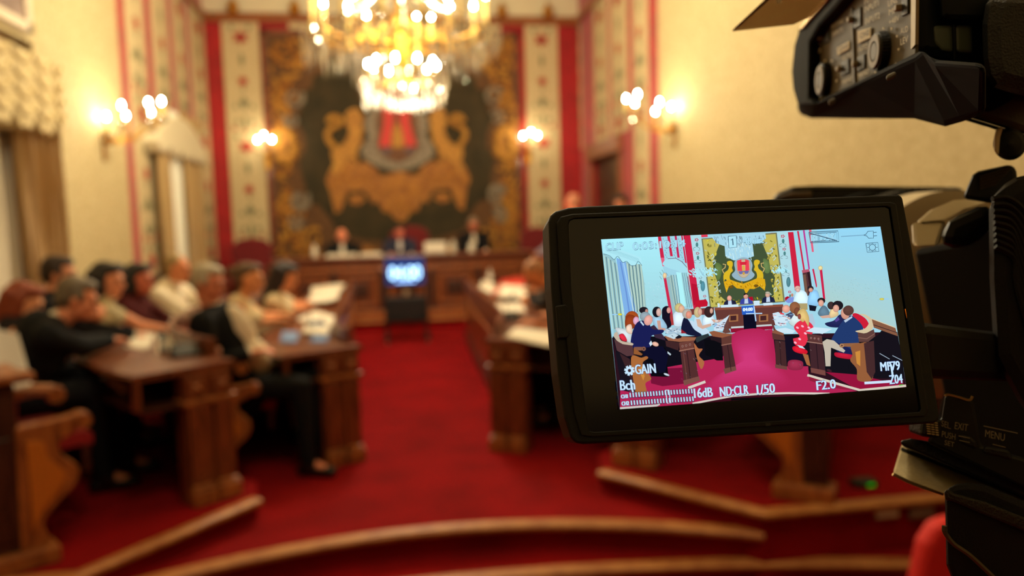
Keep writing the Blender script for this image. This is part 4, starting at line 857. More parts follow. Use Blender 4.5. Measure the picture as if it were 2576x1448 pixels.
# hinge arm joining the screen to the body
mb = MB(); h0, h1 = at(2320, 880, .222), at(2560, 900, .262); mb.obox((h0+h1)/2, (h1-h0).normalized(), V((0, 0, 1)), (h1-h0).normalized().cross(V((0, 0, 1))), (h1-h0).length/2+.01, .008, .006); mb.build('hinge_arm', PLA, CAM, world=True, bevel=.003)
# body: its long side stands in the plane x = BXP, running away from the viewer
BXP = .222; SIDE = Plane((BXP, 0, 0), (-1, 0, 0))
side = [(2292, 625), (2340, 850), (2366, 985), (2352, 1040), (2322, 1058), (2318, 1096), (2600, 1215), (2900, 1330), (2900, 500), (2620, 430), (2560, 450), (2505, 478), (2488, 560), (2420, 600)]
mb = MB(); mb.prism([SIDE.p(x, y) for x, y in side], (.10, 0, 0)); MATB = mat('matte_black_shell', (9, 9, 9), .75, spec=.12); mb.build('body', MATB, CAM, world=True, bevel=.003)
# lens barrel and hood, axis along the room
lx, lz = .272, onY(2400, 478, .375).z-.053; AXC = V((lx, 0, lz)); YA = V((0, 1, 0))
for nm, y0_, y1_, r0_, r1_, m_ in (('lens_barrel', .335, .358, .052, .052, SILV), ('zoom_ring', .358, .372, .0525, .0525, RUB), ('lens_band', .372, .388, .051, .051, SILV), ('focus_ring', .388, .408, .053, .053, RUB), ('front_ring', .408, .425, .050, .050, SILV)):
    mb = MB(); mb.lathe([(r0_*.9, y0_), (r0_, y0_+.001), (r1_, y1_-.001), (r1_*.9, y1_)], AXC, YA, 72 if m_ is not RUB else 120)
    if m_ is RUB:
        for k in range(90): a = 2*pi*k/90; c = AXC+V((sin(a)*r0_, (y0_+y1_)/2, cos(a)*r0_)); mb.obox(c, V((cos(a), 0, -sin(a))), YA, V((sin(a), 0, cos(a))), .0012, (y1_-y0_)/2-.002, .0012)
    mb.build(nm, m_, CAM, world=True, smooth=True)
for a0_, c_ in ((-.55, (214, 190, 40)), (-.75, (180, 60, 50))):
    mb = MB(); mb.sweep([(lx+sin(a)*.0512, .379, lz+cos(a)*.0512) for a in (a0_+k*.02 for k in range(6))], [(-.003, -.0002), (.003, -.0002), (.003, .0004), (-.003, .0004)]); mb.build('lens_scale_mark', mat('mark_%d' % c_[0], c_, .5), CAM, world=True)
# champagne shoulder panels between lens and body
def cprism(name, pts, m, d, th, bevel=.002, parent=None, label=None):
    """outline at depth d (one depth, or one per corner), thickness th away from the viewer"""
    mb = MB(); ds = d if isinstance(d, (list, tuple)) else [d]*len(pts); q = [at(x, y, k) for (x, y), k in zip(pts, ds)]
    cen = sum(q, V())/len(q); mb.prism(q, (cen-EYE).normalized()*th); return mb.build(name, m, parent or CAM, world=True, bevel=bevel, label=label)
cprism('shoulder_panel', [(2292, 560), (2382, 555), (2362, 618), (2296, 622)], SILV, [.274, .274, .256, .256], .03, .0015)
cprism('shoulder_cover', [(2300, 562), (2340, 528), (2400, 503), (2470, 500), (2488, 508), (2442, 524), (2380, 553)], SILV, [.272, .284, .294, .296, .292, .282, .272], .025, .0015)
cprism('shoulder_side', [(2380, 553), (2490, 506), (2510, 560), (2440, 625), (2360, 622)], PLA, .256, .03, .004)
cprism('matte_box', [(1938, 498), (1958, 482), (1992, 469), (2060, 467), (2430, 470), (2430, 660), (1950, 640)], BLACK, .43, .05, .004)
cprism('matte_box_reflection', [(1950, 497), (1990, 483), (2045, 480), (2040, 497)], mat('painted_reflection', (110, 90, 62), .5), .428, .004, .001)  # lighter band that paints a reflection onto the matte box
cprism('hood_edge_highlight', [(1992, 469), (2060, 466), (2375, 470), (2380, 474), (2000, 474)], mat('edge_highlight_metal', (120, 112, 84), .4, .5), .4295, .03, .001)  # thin strip painting the highlight along the hood's top edge
# microphone housing with grille
cprism('speaker_housing', [(2420, 500), (2446, 440), (2460, 430), (2545, 412), (2560, 430), (2550, 520)], PLA, .262, .03, .003)
gm = MB(); 
for j in range(9):
    for i in range(26):
        x, y = 2466+i*3.4+(j % 2)*1.7, 444+j*4-i*1.05
        if x < 2545-j*5: gm.obox(at(x, y, .2615), c2w(V((1, 0, 0))), c2w(V((0, 1, 0))), c2w(V((0, 0, 1))), .00013, .00017, .0006)
gm.build('speaker_grille', mat('grille_bronze', (84, 70, 48), .5, .4), CAM, world=True)
# ribbed grip arc
cprism('handle_base', [(2486, 482), (2555, 440), (2640, 420), (2640, 1130), (2560, 1010), (2500, 900), (2488, 700)], RUB, .235, .03, .006)
for k in range(9):
    pts = spline([(2496+k*1, 500+k*15, 0), (2535+k*2, 498+k*19, 0), (2575-k*2, 530+k*24, 0), (2600, 600+k*34, 0)], 8)
    MB().tube([at(p.x, p.y, .2345) for p in pts], .0009, 6).build('grip_rib', RUB, CAM, world=True, smooth=True)
cprism('pivot_knob', [(2497+43*(1-cos(a)), 362+42*sin(a)) for a in (2*pi*k/28 for k in range(28))], RUB, .245, .03, .005)
cprism('knob_collar', [(2500, 345), (2506, 322), (2524, 318), (2516, 345), (2512, 392), (2500, 380)], TAN, .244, .006, .001)
# handle underside and audio unit
cprism('handle_underside', [(2345, 268), (2410, 222), (2500, 215), (2640, 250), (2640, 372), (2576, 338)], mat('khaki_shell', (92, 82, 56), .45, bump=.1, bscale=1000), .252, .03, .003)
cprism('handle_edge', [(2345, 268), (2576, 338), (2640, 366), (2640, 378), (2576, 347), (2362, 283)], PLA, .249, .03, .002)
cprism('viewfinder_cushion', [(2470, 60), (2478, 10), (2495, -40), (2680, -40), (2680, 270), (2540, 235), (2500, 222), (2482, 195), (2472, 150)], mat('leatherette', (20, 21, 21), .4, bump=.25, bscale=1500), .225, .05, .012)
cprism('side_block', [(2300, -40), (2480, -40), (2480, 160), (2440, 160), (2330, 150), (2306, 138), (2298, 120)], TEAL, .240, .05, .006)
cprism('block_neck', [(2440, 120), (2530, 120), (2560, 250), (2480, 292), (2430, 240)], MATB, .250, .02, .003)
cprism('side_block_lip', [(2360, -40), (2490, -40), (2490, 55), (2378, 52), (2366, 40)], TEAL, .236, .012, .003)
for nm, q in (('indicator_window', [(2347, 64), (2396, 62), (2398, 132), (2368, 128), (2350, 110)]), ('indicator_window', [(2403, 62), (2446, 62), (2447, 134), (2405, 132)])):
    cprism(nm, q, mat('smoked_window', (92, 102, 86), .4), .2395, .003, .001)
cprism('window_divider', [(2397, 60), (2402, 60), (2403, 150), (2400, 150)], BLACK, .2392, .002, 0)
# audio unit: its face plane recedes to the left
fd = c2w(V(((1514-CX), (532-CY), F))).normalized(); up_ = c2w(V((-.03, -1, -.05))).normalized(); upn = (up_-fd*up_.dot(fd)).normalized()
FO = at(2298, 135, .240); fn = fd.cross(upn).normalized()
if fn.dot(EYE-FO) < 0: fn = -fn
FACE = Plane(FO, fn)
def fslab(name, pts, m, off, th, bevel=.002):
    mb = MB(); FACE.slab(mb, pts, off, th); return mb.build(name, m, CAM, world=True, bevel=bevel)
face = [(2030, 110), (2050, 70), (2090, 40), (2130, -40), (2304, -40), (2302, 134), (2042, 262), (2032, 240)]
mb = MB(); mb.prism([FACE.p(x, y) for x, y in face], -fn*.001); AF = mb.build('audio_panel', GRAYP, CAM, world=True)
MATB = mat('matte_black_shell', (7, 7, 7), .75, spec=.12)
tp_ = [(2004, 258), (2045, 263), (2170, 199), (2302, 135), (2318, 122), (2345, 150), (2480, 160)]; bt_ = [(2010, 286), (2040, 297), (2170, 298), (2300, 298), (2378, 318), (2420, 306), (2480, 285)]
t_ = [FACE.p(x, y, .0045) for x, y in tp_]; b_ = [FACE.p(x, y, .0045)+(FACE.p(x, y, .0045)-EYE)*.14 for x, y in bt_]
mb = MB(); mb.loft([[a, b, b+(b-EYE)*.12, a+(a-EYE)*.2] for a, b in zip(t_, b_)]); mb.build('audio_unit_tray', MATB, CAM, world=True, bevel=.0025, seg=3)
fslab('audio_unit_rim', [(2006, 270), (1994, 230), (1990, 180), (1997, 110), (2010, 68), (2034, 40), (2070, 4), (2110, -40), (2150, -40), (2100, 22), (2060, 66), (2036, 108), (2034, 245), (2046, 264)], MATB, .005, .05)
fslab('audio_unit_edge_highlight', [(2004, 78), (2026, 48), (2058, 12), (2095, -40), (2108, -40), (2074, 8), (2040, 46), (2018, 72)], mat('painted_highlight_gold', (190, 160, 100), .25, .9), .0062, .002, .0005)  # gold strip stands in for the highlight on the unit's top edge
mb = MB()
for q in ([(2292, -40), (2304, -40), (2302, 112), (2291, 124)],): FACE.slab(mb, q, .0012, .001)
mb.build('panel_edge_strip', mat('brushed_trim', (150, 132, 96), .4, .4), AF, world=True)
mb = MB(); FACE.slab(mb, [(2140, 20), (2142, 20), (2149, 208), (2146, 210)], .0008, .001); mb.build('panel_seam', mat('seam_light', (120, 108, 84), .5), AF, world=True)
def knob(cx, cy, rx, ry, ox, oy):
    """dial: centre and semi-axes of its face in pixels; (ox,oy) shifts to its foot on the panel"""
    c0 = FACE.p(cx+ox, cy+oy); R_ = (FACE.p(cx, cy-ry)-FACE.p(cx, cy+ry)).length/2; h = .0034
    mb = MB(); mb.lathe([(R_*1.05, 0), (R_*1.05, h*.9), (R_*.98, h)], c0, fn, 48)
    x_, y_, _ = frame(fn, V((0, 1, 0)))
    for k in range(36): a = 2*pi*k/36; d_ = x_*cos(a)+y_*sin(a); mb.obox(c0+d_*R_*1.06+fn*h*.45, d_, fn, d_.cross(fn), .0005, h*.42, .0004)
    kb = mb.build('level_knob', BLACK, AF, world=True, smooth=True)
    MB().lathe([(R_*.97, h-.0006), (R_*.95, h+.0004), (R_*.60, h+.0004), (R_*.60, h-.0006)], c0, fn, 40).build('knob_ring', mat('knob_ring_tan', (150, 134, 104), .5), kb, world=True, smooth=True)
    MB().lathe([(R_*.52, h-.0006), (R_*.5, h+.0003), (.0001, h+.0003)], c0, fn, 32).build('knob_cap', mat('knob_cap_grey', (96, 86, 66), .5), kb, world=True, smooth=True)
knob(2212, 128, 22, 42, 13, 0); knob(2072, 202, 18, 36, 10, -2)
def switch(cx, cy, w, h, tip=True):
    mb = MB(); FACE.slab(mb, [(cx-w, cy-h+w*.5), (cx+w, cy-h-w*.5), (cx+w, cy+h-w*.5), (cx-w, cy+h+w*.5)], .0006, .001); s_ = mb.build('toggle_switch', BLACK, AF, world=True, bevel=.0003)
    c = FACE.p(cx-w*.6, cy+h*.15)
    if tip: MB().obox(c+fn*.0012, upn, fd, fn, .0010, .0012, .0012).build('switch_tip', mat('ivory_tip', (170, 150, 112), .5), s_, world=True, bevel=.0004)
for q in ((2154, 46, 10, 24), (2077, 91, 8, 17), (2125, 170, 9, 18), (2165, 158, 9, 18), (2032, 145, 8, 24), (2275, 16, 8, 22)): switch(*q)
mb = MB(); FACE.slab(mb, [(2156, 78), (2190, 69), (2190, 95), (2157, 111)], .0007, .0004); FACE.slab(mb, [(2105, 120), (2136, 102), (2137, 122), (2106, 140)], .0007, .0004); mb.build('channel_plate', INK, AF, world=True, bevel=.0003)
tx = MB(); tp = MB()
for b_, p0, p1, h_ in (('INT/MIC', (2174, 12), (2218, -6), (0, -14)), ('INPUT1', (2174, 32), (2210, 14), (0, -15)), ('INPUT2', (2176, 62), (2213, 45), (0, -15)), ('MIC', (2236, 39), (2262, 28), (0, -15)), ('LINE', (2234, 17), (2258, 5), (0, -15)), ('+48V', (2236, 63), (2262, 51), (0, -14)), ('AUD', (2265, 86), (2284, 79), (0, -15)), ('LEV', (2265, 114), (2284, 105), (0, -16)),
                       ('AUTO', (2158, 132), (2182, 121), (0, -13)), ('MANU', (2158, 198), (2184, 185), (0, -13)), ('AUTO', (2119, 153), (2142, 142), (0, -12)), ('MANU', (2119, 214), (2143, 202), (0, -12)), ('INPUT1', (2094, 92), (2120, 80), (0, -11)), ('INT/MIC 12', (2092, 72), (2136, 50), (0, -10)), ('MIC', (2048, 118), (2064, 110), (0, -10)), ('LINE', (2048, 140), (2066, 130), (0, -10))): FACE.text(tx, b_, p0, p1, h_, .0009)
for b_, p0, p1, h_ in (('CH2', (2163, 97), (2186, 87), (0, -13)), ('CH1', (2110, 131), (2132, 119), (0, -11))): FACE.text(tp, b_, p0, p1, h_, .0009)
for x, y in ((2222, 71), (2242, 72), (2203, 91), (2256, 91), (2260, 124), (2253, 160), (2202, 181), (2075, 153), (2092, 153), (2103, 172), (2104, 203), (2062, 250)):
    FACE.slab(tx, [(x-1.6, y-2.4), (x+1.6, y-3), (x+1.6, y+2.2), (x-1.6, y+3)], .0009, .0003)
tx.build('printed_lettering', INK, AF, world=True); tp.build('channel_lettering', mat('ink_dim', (110, 98, 72), .6), AF, world=True)
for q in ([(2228, 190), (2254, 178), (2255, 194), (2230, 206)], [(2083, 252), (2102, 244), (2103, 258), (2085, 268)]): cprism('panel_tab', q, GRAYP, .2345 if q[0][0] > 2200 else .29, .004, .0008)
# clear cover flap of the audio unit
cv = bpy.data.materials.new('smoky_clear_plastic'); cv.use_nodes = True; nt = cv.node_tree; nt.nodes.clear(); o_ = nt.nodes.new('ShaderNodeOutputMaterial'); mx = nt.nodes.new('ShaderNodeMixShader'); tr = nt.nodes.new('ShaderNodeBsdfTransparent'); pb_ = nt.nodes.new('ShaderNodeBsdfPrincipled')
tr.inputs[0].default_value = (.62, .5, .36, 1); pb_.inputs['Base Color'].default_value = (.30, .22, .14, 1); pb_.inputs['Roughness'].default_value = .2; mx.inputs[0].default_value = .45
nt.links.new(tr.outputs[0], mx.inputs[1]); nt.links.new(pb_.outputs[0], mx.inputs[2]); nt.links.new(mx.outputs[0], o_.inputs[0])
cprism('clear_cover', [(1843, 79), (1850, 68), (1965, -40), (2110, -40), (2075, 5), (2040, 42), (1996, 62)], cv, [.285, .285, .27, .27, .27, .275, .28], .0015, 0)
cprism('cover_edge', [(1843, 79), (1842, 76), (1925, 0), (1965, -40), (1972, -40), (1930, 4), (1852, 74)], mat('smoked_edge', (92, 70, 46), .3), [.2845, .2845, .275, .2695, .2695, .275, .2845], .002, 0)
cprism('cover_clip', [(1954, 0), (1964, -4), (1966, 6), (1956, 10)], SILV, .272, .002, 0)
# controls low on the side
cprism('control_panel', [(2376, 998), (2382, 992), (2444, 1000), (2450, 1012), (2470, 1120), (2600, 1160), (2600, 1240), (2330, 1112), (2368, 1050)], PLA, .228, .008, .002)
mb = MB(); ed = spline([(2378, 996, 0), (2384, 992, 0), (2410, 998, 0), (2438, 1006, 0), (2446, 996, 0)], 4); mb.tube([at(p.x, p.y, .2278) for p in ed], .0004, 5); mb.build('worn_edge', mat('bare_gold_metal', (210, 176, 110), .35, .8), CAM, world=True, smooth=True)
dl = MB(); c = at(2345, 1076, .2275); dl.obox(c+c2w(V((0, 0, .004))), c2w(V((1, .12, 0)).normalized()), c2w(V((-.12, 1, 0)).normalized()), c2w(V((0, 0, 1))), .0030, .0030, .004); dl_o = dl.build('select_dial', BLACK, CAM, world=True, bevel=.001)
rb = MB()
for i in range(3):
    for j in range(6): p = at(2334+i*10+j*.6, 1060+j*6+i*1.5, .2272); rb.obox(p, c2w(V((1, .12, 0)).normalized()), c2w(V((-.12, 1, 0)).normalized()), c2w(V((0, 0, 1))), .00042, .00016, .0003)
rb.build('dial_teeth', mat('dial_cream', (200, 176, 124), .5), dl_o, world=True)
bodyp = Plane(at(2420, 1080, .2275), c2w(V((0, 0, -1)))); tx = MB()
for b_, p0, p1, h_ in (('SEL.', (2368, 1071), (2392, 1079), (1, -15)), ('PUSH', (2369, 1098), (2403, 1106), (1, -15)), ('SET', (2376, 1118), (2400, 1124), (1, -12)), ('EXIT', (2401, 1078), (2434, 1084), (2, -17)), ('MENU', (2478, 1098), (2527, 1109), (1, -18))): bodyp.text(tx, b_, p0, p1, h_, .0003)
for q in ([(2412, 1095), (2440, 1101), (2440, 1102.5), (2412, 1097)], [(2414, 1106), (2440, 1112), (2440, 1113.5), (2414, 1108)], [(2475, 1070), (2560, 1088), (2560, 1090), (2475, 1072)], [(2498, 1116), (2530, 1124), (2530, 1125.5), (2498, 1117.5)]): bodyp.slab(tx, q, .0003, .0002)
tx.build('button_lettering', mat('print_grey_cream', (150, 138, 110), .6), CAM, world=True)
cprism('menu_button', [(2478, 1120), (2540, 1132), (2550, 1160), (2470, 1140)], BLACK, .2275, .002, .001); cprism('exit_button', [(2408, 1090), (2444, 1097), (2456, 1110), (2460, 1132), (2420, 1118)], BLACK, .2275, .002, .001)
cprism('body_foot', [(2262, 1108), (2290, 1102), (2330, 1108), (2600, 1200), (2600, 1262), (2270, 1122)], BLACK, .232, .05, .002)
# ------------------------------------------------------------------ tripod head under it
T = thing('tripod', 'worn tripod head and plate carrying the video camera, at the bottom right', 'tripod', (.27, .26, -.30)); TR = T
def tprism(*a, **k): return cprism(*a, parent=TR, **k)
pl_ = tprism('quick_release_plate', [(2268, 1116), (2246, 1186), (2252, 1196), (2372, 1240), (2600, 1330), (2600, 1246)], TAN, [.262, .238, .236, .231, .221, .245], .03, .0015)
cprism('plate_groove', [(2268, 1124), (2600, 1256), (2600, 1264), (2266, 1132)], mat('groove_dark', (40, 32, 22), .5, .4), [.2575, .2400, .2380, .2560], .001, 0, parent=pl_)
mb = MB(); e_ = spline([(2246, 1192, 0), (2300, 1218, 0), (2372, 1242, 0)], 4); mb.tube([at(p.x, p.y, .2335-.0001*i) for i, p in enumerate(e_)], .0006, 5); mb.build('plate_edge', mat('bare_bright_metal', (226, 196, 140), .3, .9), pl_, world=True, smooth=True)
top_ = [(2374, 1236), (2378, 1222), (2400, 1213), (2440, 1211), (2475, 1216), (2600, 1268)]
tprism('head_casting', [(2376, 1238), (2384, 1222), (2410, 1214), (2440, 1212), (2480, 1218), (2600, 1270), (2640, 1300), (2640, 1600), (2450, 1600), (2400, 1470), (2380, 1420)], RUB, .215, .05, .006)
tprism('head_rim', [(2374, 1236), (2384, 1228), (2400, 1240), (2480, 1262), (2600, 1310), (2600, 1345), (2480, 1296), (2400, 1262), (2378, 1258)], mat('worn_graphite', (44, 40, 32), .45, .4, bump=.3, bscale=1500), .213, .01, .002)
MB().tube([at(p.x, p.y, .2128) for p in spline([(2376, 1322, 0), (2378, 1340, 0), (2400, 1368, 0), (2440, 1396, 0), (2500, 1452, 0), (2560, 1510, 0)], 6)], .0007, 6).build('trim_line', mat('dull_trim', (96, 84, 62), .4, .5), TR, world=True, smooth=True)
MB().lathe([(.045, 0), (.045, .1), (.03, .12), (.018, .2), (.018, .9), (.03, 1.0)], (.30, .27, .20)).build('column', BLACK, TR, world=True, smooth=True)
for k in range(3):
    a = pi/2+2*pi*k/3; MB().tube([(.30+.03*cos(a), .27+.03*sin(a), .85), (.30+.55*cos(a), .27+.55*sin(a), -.285)], .014, 8).build('leg', BLACK, TR, world=True, smooth=True)
# ------------------------------------------------------------------ the picture shown on the flip-out screen (a flat lit display)
rnd = random.Random(2); SCR = MB(); SM = []; SMI = {}; LAY = [0]; SBR = .86
def cidx(c):
    if c not in SMI: SMI[c] = len(SM); SM.append(emat(c, SBR))
    return SMI[c]
def K(p): return (1480+p[0]/2.7845, 540+p[1]/2.7845)
def closed_spline(P, n=5):
    N = len(P); out = []
    for i in range(N):
        a, b, c, d = (V((*P[(i+k) % N], 0)) for k in (-1, 0, 1, 2))
        for k in range(n): t = k/n; q = .5*((2*b)+(c-a)*t+(2*a-5*b+4*c-d)*t*t+(3*b-a-3*c+d)*t**3); out.append((q.x, q.y))
    return out
SQ = [(89, 172), (2046, 82), (2229, 1208), (218, 1362)]
def clip(P):
    for i in range(4):
        a, b = SQ[i], SQ[(i+1) % 4]; sd = lambda p: (b[0]-a[0])*(p[1]-a[1])-(b[1]-a[1])*(p[0]-a[0]); out = []
        for j in range(len(P)):
            p, q = P[j], P[(j+1) % len(P)]; dp, dq = sd(p), sd(q)
            if dp >= 0: out.append(p)
            if (dp >= 0) != (dq >= 0): t = dp/(dp-dq); out.append((p[0]+(q[0]-p[0])*t, p[1]+(q[1]-p[1])*t))
        P = out
        if len(P) < 3: return []
    return P
def G_(c, pts, s=0, ol=0):
    LAY[0] += 1; SCR.mi = cidx(c)
    if s: pts = closed_spline(pts)
    w_ = 999
    if s and ol == 0 and len(pts) > 12:
        cx_, cy_ = sum(p[0] for p in pts)/len(pts), sum(p[1] for p in pts)/len(pts); w_ = max(max(p[0] for p in pts)-cx_, max(p[1] for p in pts)-cy_); k_ = 1+2.2/max(w_, 8)
        if w_ < 75: G_(tuple(int(v*.78) for v in c), [(cx_+(p[0]-cx_)*k_, cy_+(p[1]-cy_)*k_) for p in pts], 0, 1); LAY[0] += 1; SCR.mi = cidx(c)
    pts = clip(pts)
    if not pts: return
    q = [LCD.p(*K(p), .0002+LAY[0]*1.6e-6) for p in pts]; SCR.add(q, [tuple(range(len(q)))])
    if s and ol == 0 and w_ < 75:
        for j_, (kk, g_, dx) in enumerate(((.90, 1.02, -.6), (.79, 1.04, -1.2), (.68, 1.06, -2), (.57, 1.08, -3), (.46, 1.1, -4), (.35, 1.12, -5))): G_(tuple(min(255, int(v*g_)+j_) for v in c), [(cx_+(p[0]-cx_)*kk+dx, cy_+(p[1]-cy_)*kk+dx) for p in pts], 0, 1)
def E_(c, x, y, rx, ry, rot=0, n=20):
    a = radians(rot)
    if 12 < max(rx, ry) < 60: G_(tuple(int(v*.78) for v in c), [(x+(rx+1.8)*cos(t)*cos(a)-(ry+1.8)*sin(t)*sin(a), y+(rx+1.8)*cos(t)*sin(a)+(ry+1.8)*sin(t)*cos(a)) for t in (2*pi*k/n for k in range(n))])
    G_(c, [(x+rx*cos(t)*cos(a)-ry*sin(t)*sin(a), y+rx*cos(t)*sin(a)+ry*sin(t)*cos(a)) for t in (2*pi*k/n for k in range(n))])
_E0 = E_
def E_(c, x, y, rx, ry, rot=0, n=20):
    _E0(c, x, y, rx, ry, rot, n)
    if 12 < max(rx, ry) < 60:
        for kk, g_ in ((.86, 1.02), (.72, 1.045), (.58, 1.07), (.44, 1.095), (.3, 1.12)): _E0(tuple(min(255, int(v*g_)) for v in c), x-rx*.2*(1-kk), y-ry*.3*(1-kk), rx*kk, ry*kk, rot, n) if max(rx, ry)*kk <= 12 else G_(tuple(min(255, int(v*g_)) for v in c), [(x-rx*.2*(1-kk)+rx*kk*cos(t)*cos(radians(rot))-ry*kk*sin(t)*sin(radians(rot)), y-ry*.3*(1-kk)+rx*kk*cos(t)*sin(radians(rot))+ry*kk*sin(t)*cos(radians(rot))) for t in (2*pi*q_/n for q_ in range(n))])
def Ln(c, pts, w=3):
    LAY[0] += .2; SCR.mi = cidx(c); L, R_ = [], []
    for i, p in enumerate(pts):
        a = V((*pts[max(i-1, 0)], 0)); b = V((*pts[min(i+1, len(pts)-1)], 0)); d = (b-a); d = d.normalized() if d.length else V((1, 0, 0)); n = V((-d.y, d.x, 0))*w/2; L.append((p[0]+n.x, p[1]+n.y)); R_.append((p[0]-n.x, p[1]-n.y))
    for i in range(len(L)-1):
        q = clip([L[i], L[i+1], R_[i+1], R_[i]]) or clip([R_[i], R_[i+1], L[i+1], L[i]])
        if q: SCR.add([LCD.p(*K(p), .0002+LAY[0]*1.6e-6) for p in q], [tuple(range(len(q)))])
def Tx(body, p0, p1, h, c=(205, 235, 255), back=(40, 60, 110), dark=None, o=5):
    def put(col, dx, dy):
        LAY[0] += 1; SCR.mi = cidx(col); a = (p0[0]+dx, p0[1]+dy); b = (p1[0]+dx, p1[1]+dy); k0, k1 = K(a), K(b)
        LCD.text(SCR, body, k0, k1, (h[0]/2.7845, h[1]/2.7845), .0002+LAY[0]*1.6e-6)
    if back:
        for dx, dy in ((-o, 0), (o, 0), (0, o), (0, -o), (o, o)): put(back, dx*.7, dy*.7)
    for dx in (-2.5, 0, 2.5): put(c, dx, 0)
WH, WB, RED, PINK = (176, 232, 246), (150, 210, 232), (206, 36, 74), (230, 100, 130)
G_((160, 214, 232), [(89, 172), (2046, 82), (2229, 1208), (218, 1362)])
G_((44, 18, 30), [(165, 860), (2165, 820), (2229, 1208), (218, 1362)]); G_((120, 20, 50), [(1534, 1130), (1900, 1240), (2229, 1205), (2229, 1208), (1690, 1252), (1545, 1252)])
# ceiling / wall tones
for k in range(16):
    t = k/16; G_((int(172-8*t), int(240-22*t), int(252-24*t)), [(89+10*t, 172+400*t), (490+70*t, 154+440*t), (575, 760), (300, 760)])
RA, RB = [(1600, 104), (1645, 600)], [(2046, 83), (2168, 860)]
for k in range(24):
    t0, t1 = k/24, (k+1)/24; L_ = lambda P, t: (P[0][0]+(P[1][0]-P[0][0])*t, P[0][1]+(P[1][1]-P[0][1])*t)
    G_((int(150+26*t0), int(216-6*t0), int(246-40*t0)), [L_(RA, t0), L_(RB, t0), L_(RB, t1), L_(RA, t1)])
G_((16, 14, 24), [(170, 850), (300, 880), (430, 850), (860, 860), (945, 1010), (930, 1030), (420, 1095), (228, 1110), (200, 980)])
G_((20, 18, 26), [(1300, 830), (1540, 850), (1900, 880), (2010, 850), (2030, 840), (2165, 830), (2200, 1010), (2215, 1150), (1900, 1140), (1660, 1110), (1390, 1075), (1310, 1060)])
for k in range(60): Ln(((180, 216, 232), (160, 196, 206), (196, 230, 240))[k % 3], [(x_ := 385+rnd.uniform(0, 150), y_ := 470+rnd.uniform(0, 170)), (x_+7, y_+7)], 2)
# left curtains
G_((150, 196, 205), [(102, 270), (190, 310), (210, 400), (230, 700), (330, 690), (360, 820), (180, 850), (160, 640)])
for i in range(11): x = 110+i*15; Ln((96, 120, 120) if i % 2 else (198, 226, 206), [(x, 285+i*10), (x+25, 520), (x+62-i, 800)], 5)
G_((128, 178, 232), [(196, 300), (262, 330), (300, 480), (350, 700), (300, 760), (255, 700), (225, 520)])
Ln((104, 146, 214), [(225, 330), (262, 520), (290, 700)], 9); Ln((160, 206, 246), [(245, 330), (290, 560), (330, 720)], 10)
G_((158, 196, 196), [(262, 330), (372, 350), (392, 480), (410, 690), (345, 700), (305, 560)])
for i in range(9): x = 272+i*12; Ln((58, 84, 92) if i % 2 else (206, 224, 198), [(x, 345), (x+12, 460), (x+30-i*1.5, 560), (x+42-i*2, 680)], 4)
G_((176, 234, 246), [(92, 250), (240, 250), (370, 300), (378, 355), (350, 325), (330, 352), (300, 355), (268, 325), (240, 332), (205, 290), (180, 312), (150, 285), (110, 275)])
Ln((70, 100, 120), [(p.x, p.y) for p in spline([(104, 272, 0), (150, 287, 0), (180, 313, 0), (206, 291, 0), (240, 333, 0), (268, 326, 0), (300, 356, 0), (330, 353, 0), (350, 326, 0), (376, 356, 0)], 5)], 3)
for k in range(26): x_, y_ = 120+k*9, 262+k*3.2; Ln((140, 200, 214), [(x_, y_-40), (x_+9, y_-20), (x_+4, y_-6)], 2.5)
# striped left wall
for c, q in ((RED, [(487, 154), (509, 152), (532, 300), (506, 300)]), (PINK, [(506, 300), (532, 300), (538, 360), (520, 360)]), (RED, [(553, 150), (570, 150), (592, 290), (574, 290)]), ((196, 40, 90), [(604, 148), (618, 147), (640, 300), (624, 300)]), (RED, [(650, 146), (660, 145), (690, 340), (678, 335)])): G_(c, q)
for k, (x0_, x1_) in enumerate(((515, 548), (576, 602), (622, 648), (664, 684))):
    for j in range(12): y = 165+j*16; xo = (y-150)*.14; Ln((110, 140, 150), [(x0_+4+xo+(j*7) % 16, y), (x0_+10+xo+(j*7) % 16, y+9)], 3)
G_((168, 226, 240), [(520, 345), (550, 310), (610, 305), (655, 330), (690, 370), (700, 470), (640, 400), (560, 372)], 1); Ln((120, 90, 110), [(556, 308), (612, 304), (655, 328), (692, 370)], 4)
G_((206, 40, 76), [(526, 440), (545, 440), (592, 700), (570, 700)]); G_((150, 190, 196), [(546, 440), (590, 420), (640, 700), (592, 700)])
for i in range(6): Ln((66, 92, 92) if i % 2 else (190, 206, 178), [(570+i*9, 420), (585+i*9, 520), (612+i*7, 680)], 3)
G_((176, 244, 250), [(615, 400), (652, 405), (690, 640), (650, 640)]); 
for i in range(6): Ln((80, 120, 124) if i % 2 else (150, 190, 186), [(652+i*7, 405), (668+i*7, 520), (688+i*7, 650)], 3)
Ln((140, 40, 70), [(696, 430), (712, 540), (736, 650)], 5); G_((196, 206, 200), [(688, 350), (700, 345), (745, 650), (735, 655)])
for x, y in ((500, 400), (515, 385), (525, 430), (545, 405), (500, 430)): Ln((120, 150, 150), [(x, y), (x+14, y+22)], 3)
E_((226, 196, 150), 535, 425, 12, 18)
